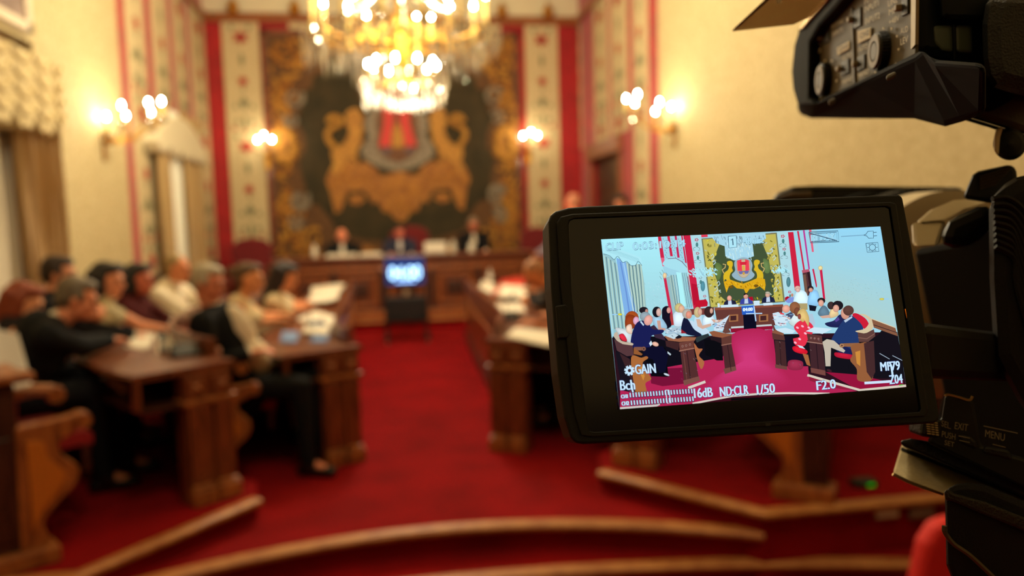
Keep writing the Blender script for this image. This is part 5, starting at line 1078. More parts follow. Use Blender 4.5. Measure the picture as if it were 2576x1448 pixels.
# back wall
G_((206, 34, 70), [(665, 145), (714, 143), (776, 590), (790, 610), (795, 700), (742, 690)]); G_((186, 20, 52), [(722, 480), (764, 490), (780, 600), (735, 640)])
G_((176, 222, 232), [(714, 143), (790, 140), (868, 690), (790, 680)])
def motif(x, y, s=1, c=(196, 60, 90), g=(74, 130, 132)):
    for a in range(5): t = a*72; E_(c, x+10*s*cos(radians(t)), y+8*s*sin(radians(t)), 5*s, 4*s)
    E_(g, x+3, y+34*s, 7*s, 14*s)
    for k in (-1, 1): Ln((110, 130, 140), [(x+k*6, y+50*s), (x+k*22, y+58*s), (x+k*24, y+72*s), (x+k*10, y+74*s)], 3)
motif(758, 175); motif(765, 270, .9, (180, 80, 100)); motif(785, 440, .9, (140, 170, 180)); E_((80, 140, 156), 802, 500, 14, 34); motif(815, 570, .8, (190, 90, 110))
G_((176, 220, 230), [(1320, 120), (1396, 118), (1448, 560), (1376, 600)]); motif(1362, 150); motif(1372, 240, .9, (180, 80, 100)); motif(1384, 360, .9, (160, 190, 200)); E_((80, 130, 140), 1402, 470, 13, 34); motif(1410, 540, .8)
G_((206, 34, 66), [(1398, 122), (1436, 120), (1486, 520), (1446, 530)])
G_((226, 60, 86), [(790, 140), (835, 138), (837, 155), (792, 158)]); G_((226, 60, 86), [(1276, 126), (1318, 124), (1320, 136), (1278, 140)])
for c, q in ((RED, [(1462, 114), (1474, 113), (1518, 390), (1508, 400)]), ((190, 60, 150), [(1503, 108), (1515, 107), (1552, 380), (1542, 384)]), (PINK, [(1545, 104), (1562, 103), (1580, 260), (1566, 260)])): G_(c, q)
G_((186, 90, 110), [(1495, 388), (1545, 380), (1552, 398), (1500, 410)]); G_((84, 50, 54), [(1500, 408), (1550, 398), (1572, 560), (1520, 570)]); G_((50, 28, 34), [(1532, 402), (1552, 398), (1572, 550), (1560, 560)]); G_((120, 86, 70), [(1504, 420), (1522, 416), (1540, 560), (1522, 560)])
G_((206, 36, 76), [(1568, 380), (1580, 378), (1604, 500), (1596, 510)]); G_((206, 36, 76), [(1620, 385), (1638, 382), (1660, 590), (1646, 600)]); G_((170, 214, 220), [(1585, 380), (1615, 380), (1640, 590), (1615, 590)])
E_((226, 210, 150), 1626, 372, 14, 14)
# tapestry
G_((120, 126, 96), [(792, 166), (1320, 124), (1378, 610), (852, 652)]); G_((196, 186, 90), [(802, 172), (1312, 134), (1366, 604), (860, 646)])
G_((68, 84, 56), [(905, 240), (925, 190), (1200, 150), (1240, 250), (1262, 300), (1275, 380), (1308, 440), (1296, 520), (1300, 560), (1250, 600), (1000, 620), (960, 600), (915, 560), (905, 470), (880, 400), (872, 330)])
G_((92, 116, 62), [(890, 340), (935, 360), (925, 440), (900, 450)], 1); G_((96, 120, 70), [(1225, 310), (1265, 330), (1270, 400), (1235, 400)], 1)
rnd = random.Random(11)
for k in range(90):
    s = rnd.random(); side_ = k % 2; y = 180+s*440; w = 60+50*abs(2*s-1)**2
    x = (812+(y-170)*.105+rnd.uniform(0, w)) if side_ == 0 else (1312+(y-134)*.11-rnd.uniform(6, w))
    c = ((206, 196, 70), (120, 116, 40), (150, 140, 60), (90, 96, 50), (180, 200, 190))[k % 5]; E_(c, x, y, rnd.uniform(6, 13), rnd.uniform(3, 6), rnd.uniform(0, 180), 10)
for x, y in ((858, 290), (870, 330), (885, 520), (900, 480), (1270, 250), (1290, 300), (1315, 470), (1300, 520), (1180, 170)): Ln((186, 214, 220), [(x, y), (x+14, y-16), (x+22, y+4), (x+6, y+20)], 6)
for k in range(22):
    E_((190, 170, 50) if k % 2 else (110, 110, 44), 900+k*19+rnd.uniform(-5, 5), 618-k*1.3+rnd.uniform(-14, 6), 11, 5, rnd.uniform(0, 180), 10)
# chandelier haze of crystals
G_((168, 216, 236), [(860, 150), (1240, 130), (1245, 165), (1200, 200), (1150, 200), (1160, 290), (1100, 310), (1020, 320), (960, 290), (955, 220), (900, 200)])
for k in range(110):
    x = rnd.uniform(865, 1235); y = rnd.uniform(140, 200) if k % 2 else rnd.uniform(190, 300)
    if k % 2 == 0: x = 1060+(x-1050)*.5
    Ln(((214, 246, 255), (120, 150, 170), (196, 226, 220), (90, 120, 130))[k % 4], [(x, y), (x+4, y+rnd.uniform(10, 26))], 3.5)
# crest and lions
G_((150, 180, 196), [(1030, 320), (1080, 298), (1130, 310), (1150, 350), (1145, 390), (1165, 420), (1140, 450), (1085, 466), (1030, 450), (1005, 420), (1028, 390), (1022, 350)], 1)
G_((196, 180, 150), [(1040, 330), (1085, 312), (1128, 326), (1134, 380), (1120, 420), (1088, 440), (1056, 420), (1042, 380)], 1)
G_((238, 66, 84), [(1042, 320), (1072, 312), (1078, 395), (1046, 392)]); G_((238, 66, 84), [(1098, 312), (1124, 318), (1128, 388), (1100, 394)]); G_((214, 40, 60), [(1060, 330), (1110, 328), (1106, 350), (1066, 352)])
G_((214, 176, 80), [(1076, 355), (1096, 352), (1100, 395), (1078, 396)]); G_((110, 110, 170), [(1050, 396), (1128, 390), (1118, 412), (1060, 416)]); E_((206, 160, 70), 1088, 410, 9, 10)
for s in (0, 1):
    m_ = lambda x, y: (2*1086-x, y-8) if s else (x, y)
    G_((220, 184, 40), [m_(*p) for p in ((972, 330), (990, 322), (1008, 328), (1012, 350), (1006, 372), (1012, 392), (996, 410), (990, 440), (1000, 470), (985, 475), (960, 450), (950, 470), (946, 430), (955, 405), (978, 385), (984, 360), (974, 350))], 1)
    Ln((206, 176, 110), [m_(*p) for p in ((950, 410), (938, 385), (958, 370), (962, 348), (942, 345))], 7)
G_((222, 170, 28), [(948, 470), (990, 452), (1040, 470), (1085, 482), (1140, 462), (1190, 440), (1236, 450), (1242, 490), (1236, 530), (1200, 500), (1160, 520), (1130, 518), (1105, 556), (1090, 520), (1040, 515), (1010, 490), (985, 500), (968, 545), (955, 500)])
for k in range(40): x = rnd.uniform(960, 1230); y = rnd.uniform(465, 510); Ln(((160, 110, 16), (240, 200, 60), (186, 130, 20))[k % 3], [(x, y), (x+9, y+12)], 4)
E_((110, 80, 20), 1000, 505, 14, 8); E_((110, 80, 20), 1175, 497, 14, 8)
for x, y in ((760, 400), (840, 395), (1340, 380)):
    for k in range(70): a_ = rnd.uniform(0, 2*pi); r_ = rnd.random()**.7; Ln((176, 236, 248) if k % 5 else (150, 200, 220), [(x+62*r_*cos(a_), y+32*r_*sin(a_)), (x+62*r_*cos(a_)+9, y+32*r_*sin(a_)+10)], 6)
# presiding bench
G_((196, 22, 48), [(748, 610), (770, 598), (825, 592), (836, 612), (834, 640), (750, 650)]); G_((120, 60, 56), [(710, 660), (880, 648), (880, 700), (720, 700)])
G_((104, 58, 52), [(884, 656), (1362, 630), (1352, 770), (960, 800), (900, 740)]); G_((140, 76, 58), [(884, 650), (1364, 626), (1366, 642), (884, 668)])
for x in (985, 1195): G_((166, 110, 70), [(x, 700), (x+65, 696), (x+65, 745), (x, 750)]); G_((70, 36, 38), [(x+10, 708), (x+52, 705), (x+52, 738), (x+10, 741)])
G_((196, 206, 206), [(1000, 783), (1290, 765), (1290, 776), (1000, 796)]); G_((146, 20, 50), [(995, 797), (1290, 777), (1292, 800), (1000, 826)])
for x, y, c, h, b in ((990, 600, (34, 34, 62), (226, 160, 140), 1), (1105, 586, (60, 70, 160), (206, 150, 130), 0), (1258, 575, (30, 36, 66), (206, 160, 140), 2)):
    G_(c, [(x-46, y+42), (x-36, y+8), (x-8, y-6), (x+14, y-6), (x+42, y+6), (x+52, y+36)]); G_((196, 214, 236), [(x-10, y-2), (x+12, y-2), (x+16, y+34), (x-12, y+36)]); E_(h, x-2, y-16, 15, 18)
    if b == 0: G_((26, 20, 24), [(x-18, y-20), (x-14, y-36), (x+6, y-38), (x+14, y-24), (x, y-30)])
    if b == 2: E_((176, 170, 150), x-2, y-30, 15, 7)
G_((176, 18, 44), [(1120, 578), (1150, 572), (1158, 600), (1140, 600)])
for q in ([(925, 632), (1050, 626), (1052, 644), (930, 650)], [(1158, 602), (1200, 600), (1200, 634), (1160, 636)], [(1225, 618), (1290, 614), (1292, 632), (1228, 636)], [(905, 620), (920, 620), (922, 648), (906, 648)]): G_((206, 232, 246), q)
G_((176, 20, 44), [(1376, 580), (1395, 570), (1410, 575), (1405, 600), (1380, 606)]); G_((130, 150, 220), [(1378, 605), (1405, 580), (1436, 574), (1448, 610), (1400, 618)]); E_((196, 140, 120), 1428, 562, 9, 12)
# timer display in the picture
G_((14, 14, 34), [(1084, 690), (1172, 686), (1178, 800), (1090, 808)]); G_((40, 96, 200), [(1072, 640), (1160, 634), (1166, 694), (1078, 700)]); Tx('04:00', (1084, 676), (1150, 672), (0, -24), (226, 246, 255), None)
Ln((16, 16, 30), [(1092, 790), (1098, 822)], 8); Ln((16, 16, 30), [(1166, 780), (1176, 818)], 8); E_((206, 220, 220), 1098, 824, 6, 5); E_((206, 220, 220), 1178, 818, 6, 5)
# floor
G_((60, 12, 26), [(228, 1300), (1700, 1200), (2229, 1180), (2229, 1208), (218, 1362)]); G_((180, 36, 84), [(700, 1040), (940, 1000), (1010, 830), (1080, 830), (1290, 800), (1320, 1060), (1540, 1060), (1545, 1130), (1900, 1240), (1700, 1252), (1400, 1245), (1000, 1270), (730, 1330), (600, 1338), (222, 1356), (225, 1100), (420, 1090)])
for k in range(14):
    t = k/13; G_((int(182+26*t), int(37+20*t), int(86+36*t)), [(1125+(x-1125)*(1-.75*t), 1010+(y-1010)*(1-.8*t)) for x, y in ((1010, 835), (1250, 810), (1300, 1000), (1420, 1180), (1250, 1236), (1000, 1250), (800, 1262), (860, 1150), (1000, 1060))], 1)
G_((120, 18, 56), [(430, 1080), (660, 1070), (690, 1180), (520, 1200), (440, 1180)]); G_((150, 20, 60), [(1660, 1100), (1900, 1120), (2060, 1160), (2200, 1150), (2210, 1200), (1880, 1220)])
Ln((214, 206, 196), [(730, 1322), (860, 1296), (1010, 1268), (1180, 1255), (1400, 1248), (1690, 1252)], 14); G_((10, 10, 12), [(1000, 1285), (1690, 1260), (1690, 1262), (1000, 1300)])
Ln((216, 208, 196), [(700, 1212), (820, 1168)], 18); Ln((216, 206, 190), [(1534, 1122), (1700, 1170), (1905, 1228), (2226, 1196)], 17); G_((146, 30, 60), [(1545, 1132), (1700, 1182), (1860, 1230), (1700, 1210), (1550, 1160)])
Ln((206, 200, 196), [(222, 1354), (480, 1334), (500, 1324)], 14)
# left people, far to near
def head(x, y, r, sk, hair, back=-1, hr=None): E_(hair, x+back*r*.35, y-r*.15, r*1.12, r*1.2); E_(sk, x+r*.30*(-back), y+r*.15, r*.78, r*.98)
G_((206, 224, 236), [(595, 750), (600, 690), (640, 670), (668, 690), (680, 740), (660, 775), (610, 780)], 1); head(645, 655, 26, (216, 170, 140), (196, 180, 120))
G_((176, 60, 60), [(560, 700), (590, 690), (600, 770), (560, 780)]); G_((22, 18, 34), [(515, 680), (530, 645), (560, 640), (575, 670), (572, 720), (580, 780), (530, 790)], 1); E_((206, 150, 140), 563, 668, 13, 20)
G_((150, 190, 214), [(450, 720), (480, 700), (520, 730), (550, 790), (490, 805), (460, 770)], 1); E_((22, 22, 30), 480, 680, 30, 36); E_((206, 170, 160), 494, 682, 17, 27); G_((206, 160, 144), [(480, 740), (505, 740), (510, 790), (540, 795), (540, 810), (490, 806)])
E_((30, 26, 34), 388, 668, 30, 22); E_((180, 130, 120), 408, 676, 10, 16)
G_((196, 206, 210), [(190, 800), (230, 795), (300, 820), (310, 890), (260, 880)], 1)
E_((164, 76, 30), 306, 725, 46, 50); G_((140, 56, 24), [(262, 720), (290, 700), (330, 720), (320, 790), (270, 800), (258, 770)], 1); E_((214, 160, 190), 335, 742, 20, 28); G_((224, 196, 176), [(268, 780), (300, 770), (305, 830), (270, 820)], 1)
G_((60, 40, 60), [(420, 790), (460, 770), (530, 850), (540, 880), (470, 860)])
# inner left row
G_((206, 226, 240), [(800, 740), (830, 690), (870, 700), (880, 760), (820, 790)], 1); E_((56, 36, 36), 845, 680, 32, 38); E_((206, 160, 140), 862, 672, 10, 18); G_((214, 170, 150), [(860, 730), (900, 735), (960, 730), (960, 745), (880, 755)])
G_((196, 222, 240), [(740, 760), (755, 700), (790, 700), (800, 770), (850, 820), (820, 850), (770, 800)], 1); E_((196, 176, 130), 765, 682, 24, 36); E_((206, 160, 140), 782, 680, 14, 24); G_((214, 176, 156), [(755, 730), (780, 730), (800, 775), (860, 760), (860, 778), (800, 800), (765, 780)])
G_((196, 220, 240), [(700, 740), (730, 740), (800, 830), (770, 850), (720, 800)]); G_((22, 26, 56), [(652, 780), (670, 720), (700, 735), (740, 800), (790, 835), (780, 850), (700, 840), (655, 810)], 1); E_((176, 170, 160), 692, 692, 32, 34); E_((214, 140, 120), 704, 700, 20, 26)
# left desks
G_((176, 200, 214), [(540, 800), (640, 780), (660, 830), (600, 850), (540, 830)])
G_((106, 66, 58), [(880, 800), (940, 820), (990, 700), (980, 790), (1000, 825), (960, 830)]); G_((206, 226, 240), [(880, 780), (990, 700), (960, 760), (940, 810), (880, 815)])
for k in range(26): Ln(((226, 240, 250), (60, 60, 90), (120, 160, 220), (206, 170, 160))[k % 4], [(x_ := 870+rnd.uniform(0, 90), y_ := 725+rnd.uniform(0, 80)), (x_+rnd.uniform(8, 22), y_+rnd.uniform(-6, 8))], 5)
G_((150, 90, 62), [(845, 820), (880, 812), (960, 830), (1006, 832), (1008, 845), (940, 862), (870, 850)]); G_((40, 24, 30), [(850, 850), (935, 868), (935, 900), (860, 880)])
G_((100, 58, 50), [(932, 862), (1004, 842), (1004, 900), (934, 912)]); G_((76, 42, 44), [(938, 912), (1002, 902), (1036, 1080), (960, 1104)]); G_((118, 74, 66), [(945, 1078), (1030, 1060), (1038, 1088), (958, 1114)]); Ln((40, 22, 28), [(975, 910), (1000, 1092)], 4)
Ln((150, 104, 90), [(932, 914), (1004, 900)], 7)
G_((12, 12, 18), [(810, 870), (880, 880), (930, 900), (945, 1020), (900, 1020), (820, 980)]); G_((44, 56, 60), [(745, 860), (840, 830), (850, 850), (760, 895)])
G_((176, 106, 66), [(740, 900), (770, 935), (800, 940), (775, 985), (812, 1030), (790, 1080), (760, 1000)], 1); G_((150, 30, 44), [(650, 800), (690, 830), (650, 830)])
G_((158, 100, 72), [(530, 848), (600, 850), (755, 858), (745, 880), (640, 890), (560, 880)]); G_((196, 220, 230), [(545, 850), (600, 830), (640, 850), (600, 870)]); G_((22, 22, 32), [(608, 860), (635, 840), (655, 850), (650, 862), (620, 868)])
for k in range(22): Ln(((226, 240, 250), (70, 80, 110), (150, 190, 220))[k % 3], [(x_ := 535+rnd.uniform(0, 100), y_ := 795+rnd.uniform(0, 50)), (x_+rnd.uniform(8, 22), y_+rnd.uniform(-6, 8))], 4)
G_((66, 38, 40), [(540, 880), (640, 895), (630, 950), (545, 920)]); G_((110, 64, 56), [(636, 895), (740, 878), (738, 935), (640, 952)]); Ln((160, 112, 96), [(636, 954), (742, 934)], 8)
for x, y in ((660, 920), (685, 915), (712, 908)): E_((150, 110, 100), x, y, 8, 9, 0, 8); E_((80, 46, 46), x, y, 4, 4, 0, 8)
G_((84, 46, 46), [(645, 956), (738, 938), (775, 1150), (672, 1180)]); Ln((44, 24, 30), [(690, 950), (718, 1170)], 5); Ln((110, 66, 60), [(665, 960), (692, 1168)], 6); G_((124, 78, 70), [(664, 1160), (775, 1130), (782, 1160), (672, 1196)])
# the man in the dark blue suit
G_((10, 10, 18), [(400, 930), (540, 930), (560, 1120), (560, 1135), (440, 1130), (400, 1000)])
G_((26, 30, 84), [(300, 860), (330, 770), (370, 740), (420, 750), (450, 800), (525, 805), (515, 830), (440, 850), (430, 930), (310, 930)], 1); G_((14, 14, 40), [(380, 930), (520, 920), (560, 980), (540, 1100), (500, 1110), (450, 1010), (390, 1000)])
E_((140, 156, 166), 398, 712, 36, 32); E_((220, 160, 150), 420, 738, 28, 36, 20); G_((196, 220, 240), [(370, 742), (392, 770), (385, 778), (362, 750)]); G_((206, 226, 240), [(425, 900), (440, 880), (450, 905), (435, 920)]); E_((224, 176, 156), 470, 905, 22, 14, 20)
E_((190, 206, 220), 548, 1118, 20, 6, 20); G_((190, 210, 220), [(555, 955), (580, 975), (575, 985), (555, 970)])
# left bench
G_((196, 180, 160), [(178, 850), (200, 820), (230, 880), (300, 895), (316, 905), (300, 915), (230, 905)], 1, 2); G_((206, 40, 60), [(215, 845), (245, 835), (270, 880), (240, 880)], 1)
G_((86, 56, 60), [(180, 870), (240, 905), (310, 915), (318, 985), (270, 990), (200, 950)]); G_((132, 88, 70), [(320, 925), (395, 925), (402, 945), (370, 950), (330, 950)]); E_((132, 88, 70), 388, 938, 14, 14); E_((66, 40, 40), 388, 938, 6, 6)
G_((150, 92, 50), [(318, 930), (380, 975), (372, 985), (318, 975)]); G_((172, 106, 56), [(300, 1000), (370, 1000), (405, 990), (418, 1004), (380, 1040), (420, 1110), (440, 1150), (400, 1180), (405, 1240), (330, 1240)], 1); G_((60, 36, 40), [(205, 960), (290, 1010), (330, 1240), (300, 1245), (240, 1100)])
G_((206, 140, 60), [(350, 1080), (375, 1060), (395, 1130), (385, 1160)]) ; G_((24, 20, 30), [(190, 960), (215, 960), (300, 1160), (290, 1240), (235, 1230)])
# right people
for x, y, w_, c, hc, sk in ((1490, 590, 48, (206, 234, 246), (216, 170, 160), (216, 170, 160)), (1580, 590, 40, (140, 196, 236), (40, 34, 40), (206, 150, 130))):
    G_(c, [(x-w_, y+40), (x-w_+10, y-40), (x-10, y-62), (x+20, y-58), (x+w_-6, y-30), (x+w_, y+40)], 1); E_(hc, x-24, y-74, 20, 18); E_(sk, x-22, y-64, 14, 14)
G_((176, 160, 110), [(1470, 620), (1534, 620), (1536, 665), (1490, 665)]); G_((20, 20, 36), [(1545, 630), (1600, 640), (1590, 675), (1550, 670)])
G_((90, 120, 140), [(1610, 690), (1640, 640), (1670, 650), (1690, 700), (1650, 720)], 1); E_((36, 28, 32), 1632, 602, 26, 20); E_((214, 160, 140), 1630, 618, 18, 22)
G_((216, 190, 140), [(1690, 720), (1700, 660), (1730, 650), (1750, 700)], 1); E_((60, 44, 44), 1700, 635, 24, 26); G_((214, 170, 150), [(1620, 710), (1690, 700), (1700, 720), (1640, 725)])
G_((196, 214, 214), [(1400, 740), (1440, 680), (1490, 680), (1500, 760), (1440, 780)], 1); E_((140, 90, 60), 1446, 650, 36, 40); E_((120, 70, 50), 1462, 680, 20, 30)
G_((70, 80, 110), [(1380, 700), (1420, 680), (1440, 700), (1420, 730)]); E_((224, 160, 140), 1385, 658, 26, 26); G_((214, 160, 140), [(1330, 720), (1400, 716), (1420, 735), (1350, 740)])
for q in ([(1290, 690), (1330, 680), (1420, 740), (1380, 760), (1300, 730)], [(1300, 735), (1380, 745), (1390, 775), (1310, 770)], [(1312, 800), (1380, 790), (1450, 812), (1430, 832), (1330, 826)]): G_((206, 232, 246), q)
G_((234, 70, 80), [(1340, 682), (1370, 690), (1372, 700), (1345, 696)])
for k in range(24): Ln(((226, 240, 250), (70, 70, 100), (226, 130, 130), (140, 180, 220))[k % 4], [(x_ := 1290+rnd.uniform(0, 120), y_ := 690+rnd.uniform(0, 85)), (x_+rnd.uniform(8, 24), y_+rnd.uniform(-4, 9))], 4)
G_((176, 200, 220), [(1540, 700), (1570, 690), (1590, 760), (1570, 800), (1550, 760)])
G_((230, 50, 76), [(1440, 790), (1475, 745), (1530, 740), (1575, 780), (1570, 830), (1540, 870), (1510, 920), (1440, 910), (1430, 870), (1480, 850)], 1)
for x, y in ((1500, 780), (1545, 790), (1520, 830), (1480, 870), (1465, 790), (1450, 895)): E_((250, 190, 210), x, y, 11, 7, 30, 10)
G_((206, 176, 110), [(1466, 690), (1490, 660), (1520, 665), (1545, 720), (1540, 780), (1520, 740), (1500, 750), (1475, 720)], 1); E_((140, 70, 60), 1478, 712, 10, 18)
G_((20, 16, 34), [(1365, 850), (1430, 850), (1440, 900), (1500, 960), (1530, 1060), (1400, 1050)]); G_((206, 24, 46), [(1430, 930), (1460, 920), (1530, 950), (1520, 975), (1450, 960)], 1); G_((206, 226, 240), [(1462, 910), (1500, 920), (1520, 940), (1480, 930)]); G_((146, 40, 70), [(1400, 1030), (1440, 1015), (1500, 1030), (1490, 1080), (1410, 1080)], 1)
# right inner desk
G_((100, 62, 56), [(1268, 690), (1310, 800), (1340, 825), (1300, 815), (1275, 740)]); G_((140, 88, 66), [(1288, 812), (1310, 806), (1370, 830), (1366, 850), (1290, 838)])
G_((92, 54, 50), [(1286, 826), (1372, 846), (1378, 880), (1292, 872)]); G_((70, 40, 42), [(1306, 878), (1378, 886), (1392, 1080), (1314, 1066)]); Ln((38, 22, 28), [(1340, 880), (1352, 1076)], 4); G_((110, 68, 62), [(1308, 1046), (1392, 1062), (1394, 1086), (1310, 1072)])
# right row men and outer desk
G_((30, 34, 80), [(1660, 760), (1720, 740), (1760, 700), (1790, 720), (1790, 780), (1700, 785)], 1); E_((30, 26, 32), 1748, 635, 36, 32); E_((214, 160, 140), 1735, 655, 20, 24)
G_((90, 70, 150), [(1725, 740), (1750, 715), (1760, 735), (1735, 750)]); G_((206, 30, 56), [(1850, 700), (1880, 690), (1940, 725), (1965, 770), (1940, 800), (1880, 760)], 1, 2)
G_((34, 58, 110), [(1700, 880), (1770, 760), (1820, 710), (1860, 715), (1925, 790), (1900, 880), (1855, 960), (1850, 985), (1780, 970), (1730, 905)], 1); G_((26, 34, 84), [(1690, 895), (1760, 900), (1850, 950), (1850, 985), (1770, 975)], 1)
E_((206, 150, 130), 1800, 690, 30, 40); E_((90, 60, 54), 1822, 670, 36, 34); G_((186, 206, 226), [(1790, 740), (1846, 708), (1850, 720), (1800, 755)])
G_((196, 186, 170), [(1640, 890), (1670, 870), (1720, 880), (1800, 950), (1790, 965), (1700, 930), (1696, 1060), (1662, 1060), (1655, 960)]); E_((60, 30, 40), 1688, 1090, 18, 8, 20)
G_((180, 24, 52), [(1728, 965), (1790, 970), (1860, 985), (1840, 1010), (1740, 995)], 1)
G_((206, 232, 246), [(1522, 815), (1580, 786), (1710, 798), (1640, 834)]); G_((92, 54, 52), [(1530, 832), (1636, 846), (1640, 900), (1540, 888)]); G_((66, 38, 44), [(1548, 892), (1642, 904), (1662, 1110), (1560, 1092)]); Ln((34, 20, 28), [(1596, 896), (1612, 1104)], 5); G_((120, 72, 66), [(1556, 1070), (1660, 1090), (1662, 1126), (1560, 1104)])
for x in (1560, 1585, 1612): E_((140, 100, 96), x, 862+(x-1560)*.12, 8, 8, 0, 8)
Ln((170, 130, 116), [(1530, 888), (1645, 904)], 6); G_((166, 104, 62), [(1500, 970), (1540, 980), (1556, 1060), (1530, 1050)])
# right bench
G_((214, 196, 160), [(1870, 815), (1930, 800), (1960, 770), (1965, 740), (1930, 710), (1900, 696), (1940, 698), (1985, 730), (2000, 770), (1980, 810), (1930, 830)], 1, 2)
G_((96, 64, 60), [(1886, 822), (1940, 832), (2000, 800), (2010, 850), (1960, 890), (1896, 890)]); Ln((140, 100, 90), [(1890, 860), (1950, 868), (2008, 830)], 5)
G_((150, 100, 66), [(1760, 905), (1790, 900), (1900, 896), (1900, 960), (1860, 960), (1850, 925), (1790, 922)]); E_((170, 126, 90), 1776, 915, 16, 13); E_((90, 60, 50), 1776, 915, 7, 6)
G_((150, 94, 58), [(1840, 920), (1900, 900), (1960, 900), (1990, 1000), (1990, 1150), (1890, 1160), (1880, 1080), (1835, 1020), (1850, 980)], 1); G_((206, 140, 60), [(1870, 960), (1905, 950), (1905, 1060), (1880, 1040)]); G_((70, 42, 44), [(1930, 900), (2000, 880), (2010, 1100), (1985, 1150), (1950, 1100)])
G_((22, 18, 26), [(2000, 860), (2030, 840), (2060, 800), (2165, 830), (2190, 1010), (2060, 960), (2010, 1060)])
G_((136, 90, 66), [(1985, 728), (2150, 790), (2168, 850), (2000, 790)]); Ln((226, 206, 170), [(1985, 728), (2150, 790)], 5); Ln((60, 40, 44), [(1998, 770), (2165, 826)], 5)
for q in ([(2040, 970), (2110, 1010)], [(2130, 985), (2200, 1020)]): Ln((176, 196, 216), q, 4)
for k in range(150):
    x_, y_ = rnd.uniform(1700, 2080), rnd.uniform(440, 600)
    Ln(((150, 186, 190), (186, 216, 220), (166, 200, 206))[k % 3], [(x_, y_), (x_+6, y_+5)], 2)
for x0_, x1_, y0_, y1_, n_ in ((300, 560, 740, 900, 26), (600, 900, 680, 800, 30), (1400, 1900, 700, 900, 46), (880, 1300, 660, 780, 26), (640, 770, 900, 1150, 16), (1300, 1640, 860, 1080, 20)):
    for k in range(0 if y0_ < 850 else n_//2):
        x_, y_ = rnd.uniform(x0_, x1_), rnd.uniform(y0_, y1_); Ln(((120, 110, 130), (150, 130, 130), (100, 80, 90))[k % 3], [(x_, y_), (x_+rnd.uniform(4, 10), y_+rnd.uniform(4, 12))], 2)
# on-screen writing and symbols
LB, DK = (196, 228, 250), (60, 92, 116)
def OT(b_, p0, p1, h): Tx(b_, p0, p1, h, (168, 222, 244), DK, o=4)
OT('CLIP', (122, 252), (246, 240), (-2, -50)); OT('0:03:10:14', (312, 246), (680, 222), (-2, -50)); OT('40', (1088, 208), (1142, 202), (-1, -46)); OT('min.', (1158, 204), (1228, 196), (-1, -44))
G_((176, 232, 248), [(980, 150), (1036, 146), (1042, 226), (984, 232)]); Ln(DK, [(980, 150), (1036, 146), (1042, 226), (984, 232), (980, 150)], 4); Ln((30, 60, 90), [(1000, 178), (1010, 166), (1014, 212)], 6)
Ln(DK, [(1545, 122), (1748, 112), (1756, 188), (1556, 196), (1545, 122)], 5); Ln(DK, [(1556, 132), (1738, 122), (1744, 180), (1564, 188), (1556, 132)], 4); OT('RELAY', (1562, 184), (1728, 174), (-2, -44)); Ln(DK, [(1552, 128), (1744, 182)], 6); Ln((170, 220, 244), [(1556, 124), (1750, 178)], 4)
Ln((120, 170, 200), [(1770, 152), (1930, 142)], 6); Ln(DK, [(1930, 142), (1945, 136), (1958, 116), (1996, 113), (1998, 163), (1964, 164), (1950, 148), (1930, 142)], 4); Ln(DK, [(1998, 124), (2020, 122)], 4); Ln(DK, [(1999, 148), (2022, 146)], 4)
Ln(DK, [(1944, 200), (2028, 194), (2036, 256), (1954, 262), (1944, 200)], 4); Ln(DK, [(1990+22*cos(a), 228+22*sin(a)) for a in (2*pi*k/16 for k in range(17))], 4)
for k in range(8): a = 2*pi*k/8; Ln(DK, [(1990+26*cos(a), 228+26*sin(a)), (1990+36*cos(a), 228+32*sin(a))], 4)
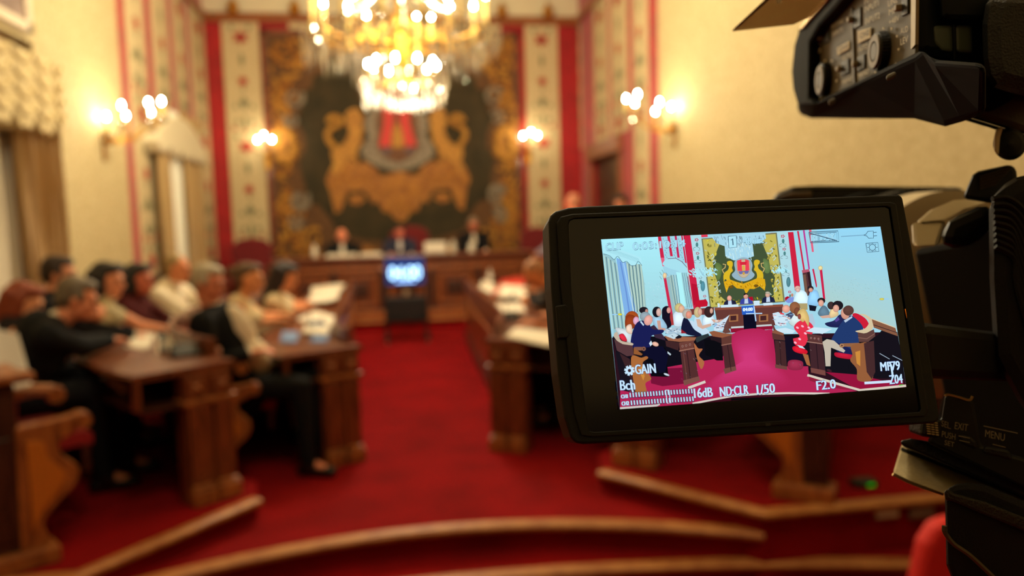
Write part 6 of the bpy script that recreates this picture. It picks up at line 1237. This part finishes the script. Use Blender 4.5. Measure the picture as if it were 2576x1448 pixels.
Ln((180, 216, 250), [(1104, 692), (1218, 690)], 8); Ln((180, 216, 250), [(1160, 640), (1174, 745)], 9); Ln((150, 206, 250), [(168, 699), (210, 697)], 6); E_((216, 210, 60), 222, 697, 14, 6); E_((210, 200, 80), 2056, 590, 16, 6); Ln((150, 206, 250), [(2072, 590), (2104, 588)], 6)
def WT(b_, p0, p1, h): Tx(b_, p0, p1, h, (200, 232, 255), (30, 40, 110), o=5)
WT('GAIN', (332, 1116), (474, 1106), (-8, -66)); WT('Bch', (226, 1228), (328, 1222), (-6, -68)); WT('16dB', (744, 1282), (872, 1272), (-6, -66)); WT('ND:CLR', (926, 1272), (1124, 1256), (-6, -66)); WT('1/50', (1184, 1258), (1308, 1244), (-6, -66)); WT('F2.0', (1602, 1228), (1734, 1214), (-6, -64)); WT('MF79', (2050, 1094), (2184, 1084), (-6, -62)); WT('Z04', (2112, 1186), (2202, 1176), (-5, -62))
for r0_, r1_ in ((22, 34),):
    for k in range(8): a = 2*pi*k/8+.2; Ln((200, 232, 255), [(288+16*cos(a), 1090+16*sin(a)), (288+36*cos(a), 1090+36*sin(a))], 16)
    Ln((200, 232, 255), [(288+19*cos(a), 1090+19*sin(a)) for a in (2*pi*k/20 for k in range(21))], 15)
Ln((200, 232, 255), [(300, 1168), (306, 1212), (314, 1250)], 12); Ln((200, 232, 255), [(2112, 1036), (2122, 1060), (2130, 1110), (2132, 1140)], 14); Ln((206, 226, 250), [(1934, 1178), (2118, 1166)], 18)
WT('CH1', (232, 1286), (276, 1282), (-3, -26)); WT('CH2', (236, 1336), (286, 1332), (-3, -28))
for r in (0, 1):
    for k in range(22):
        x = 292+k*20.5+r*8; y = 1262-k*1.35+r*54
        Ln((30, 30, 70), [(x-1, y-19), (x+4, y+21)], 15); Ln((190, 226, 250), [(x, y-16), (x+4, y+16)], 9)
Ln((200, 232, 255), [(540, 1228), (564, 1226), (578, 1318), (554, 1320), (540, 1228)], 6); Ln((60, 60, 100), [(550, 1240), (556, 1240)], 4)
G_((60, 190, 60), [(2176, 1190), (2204, 1186), (2206, 1192), (2178, 1196)])
# black mask of the panel below the picture's edge
GB = (8, 8, 8)
scr_o = SCR.build('screen_picture', SM, bpy.data.objects['screen_glass'], world=True)
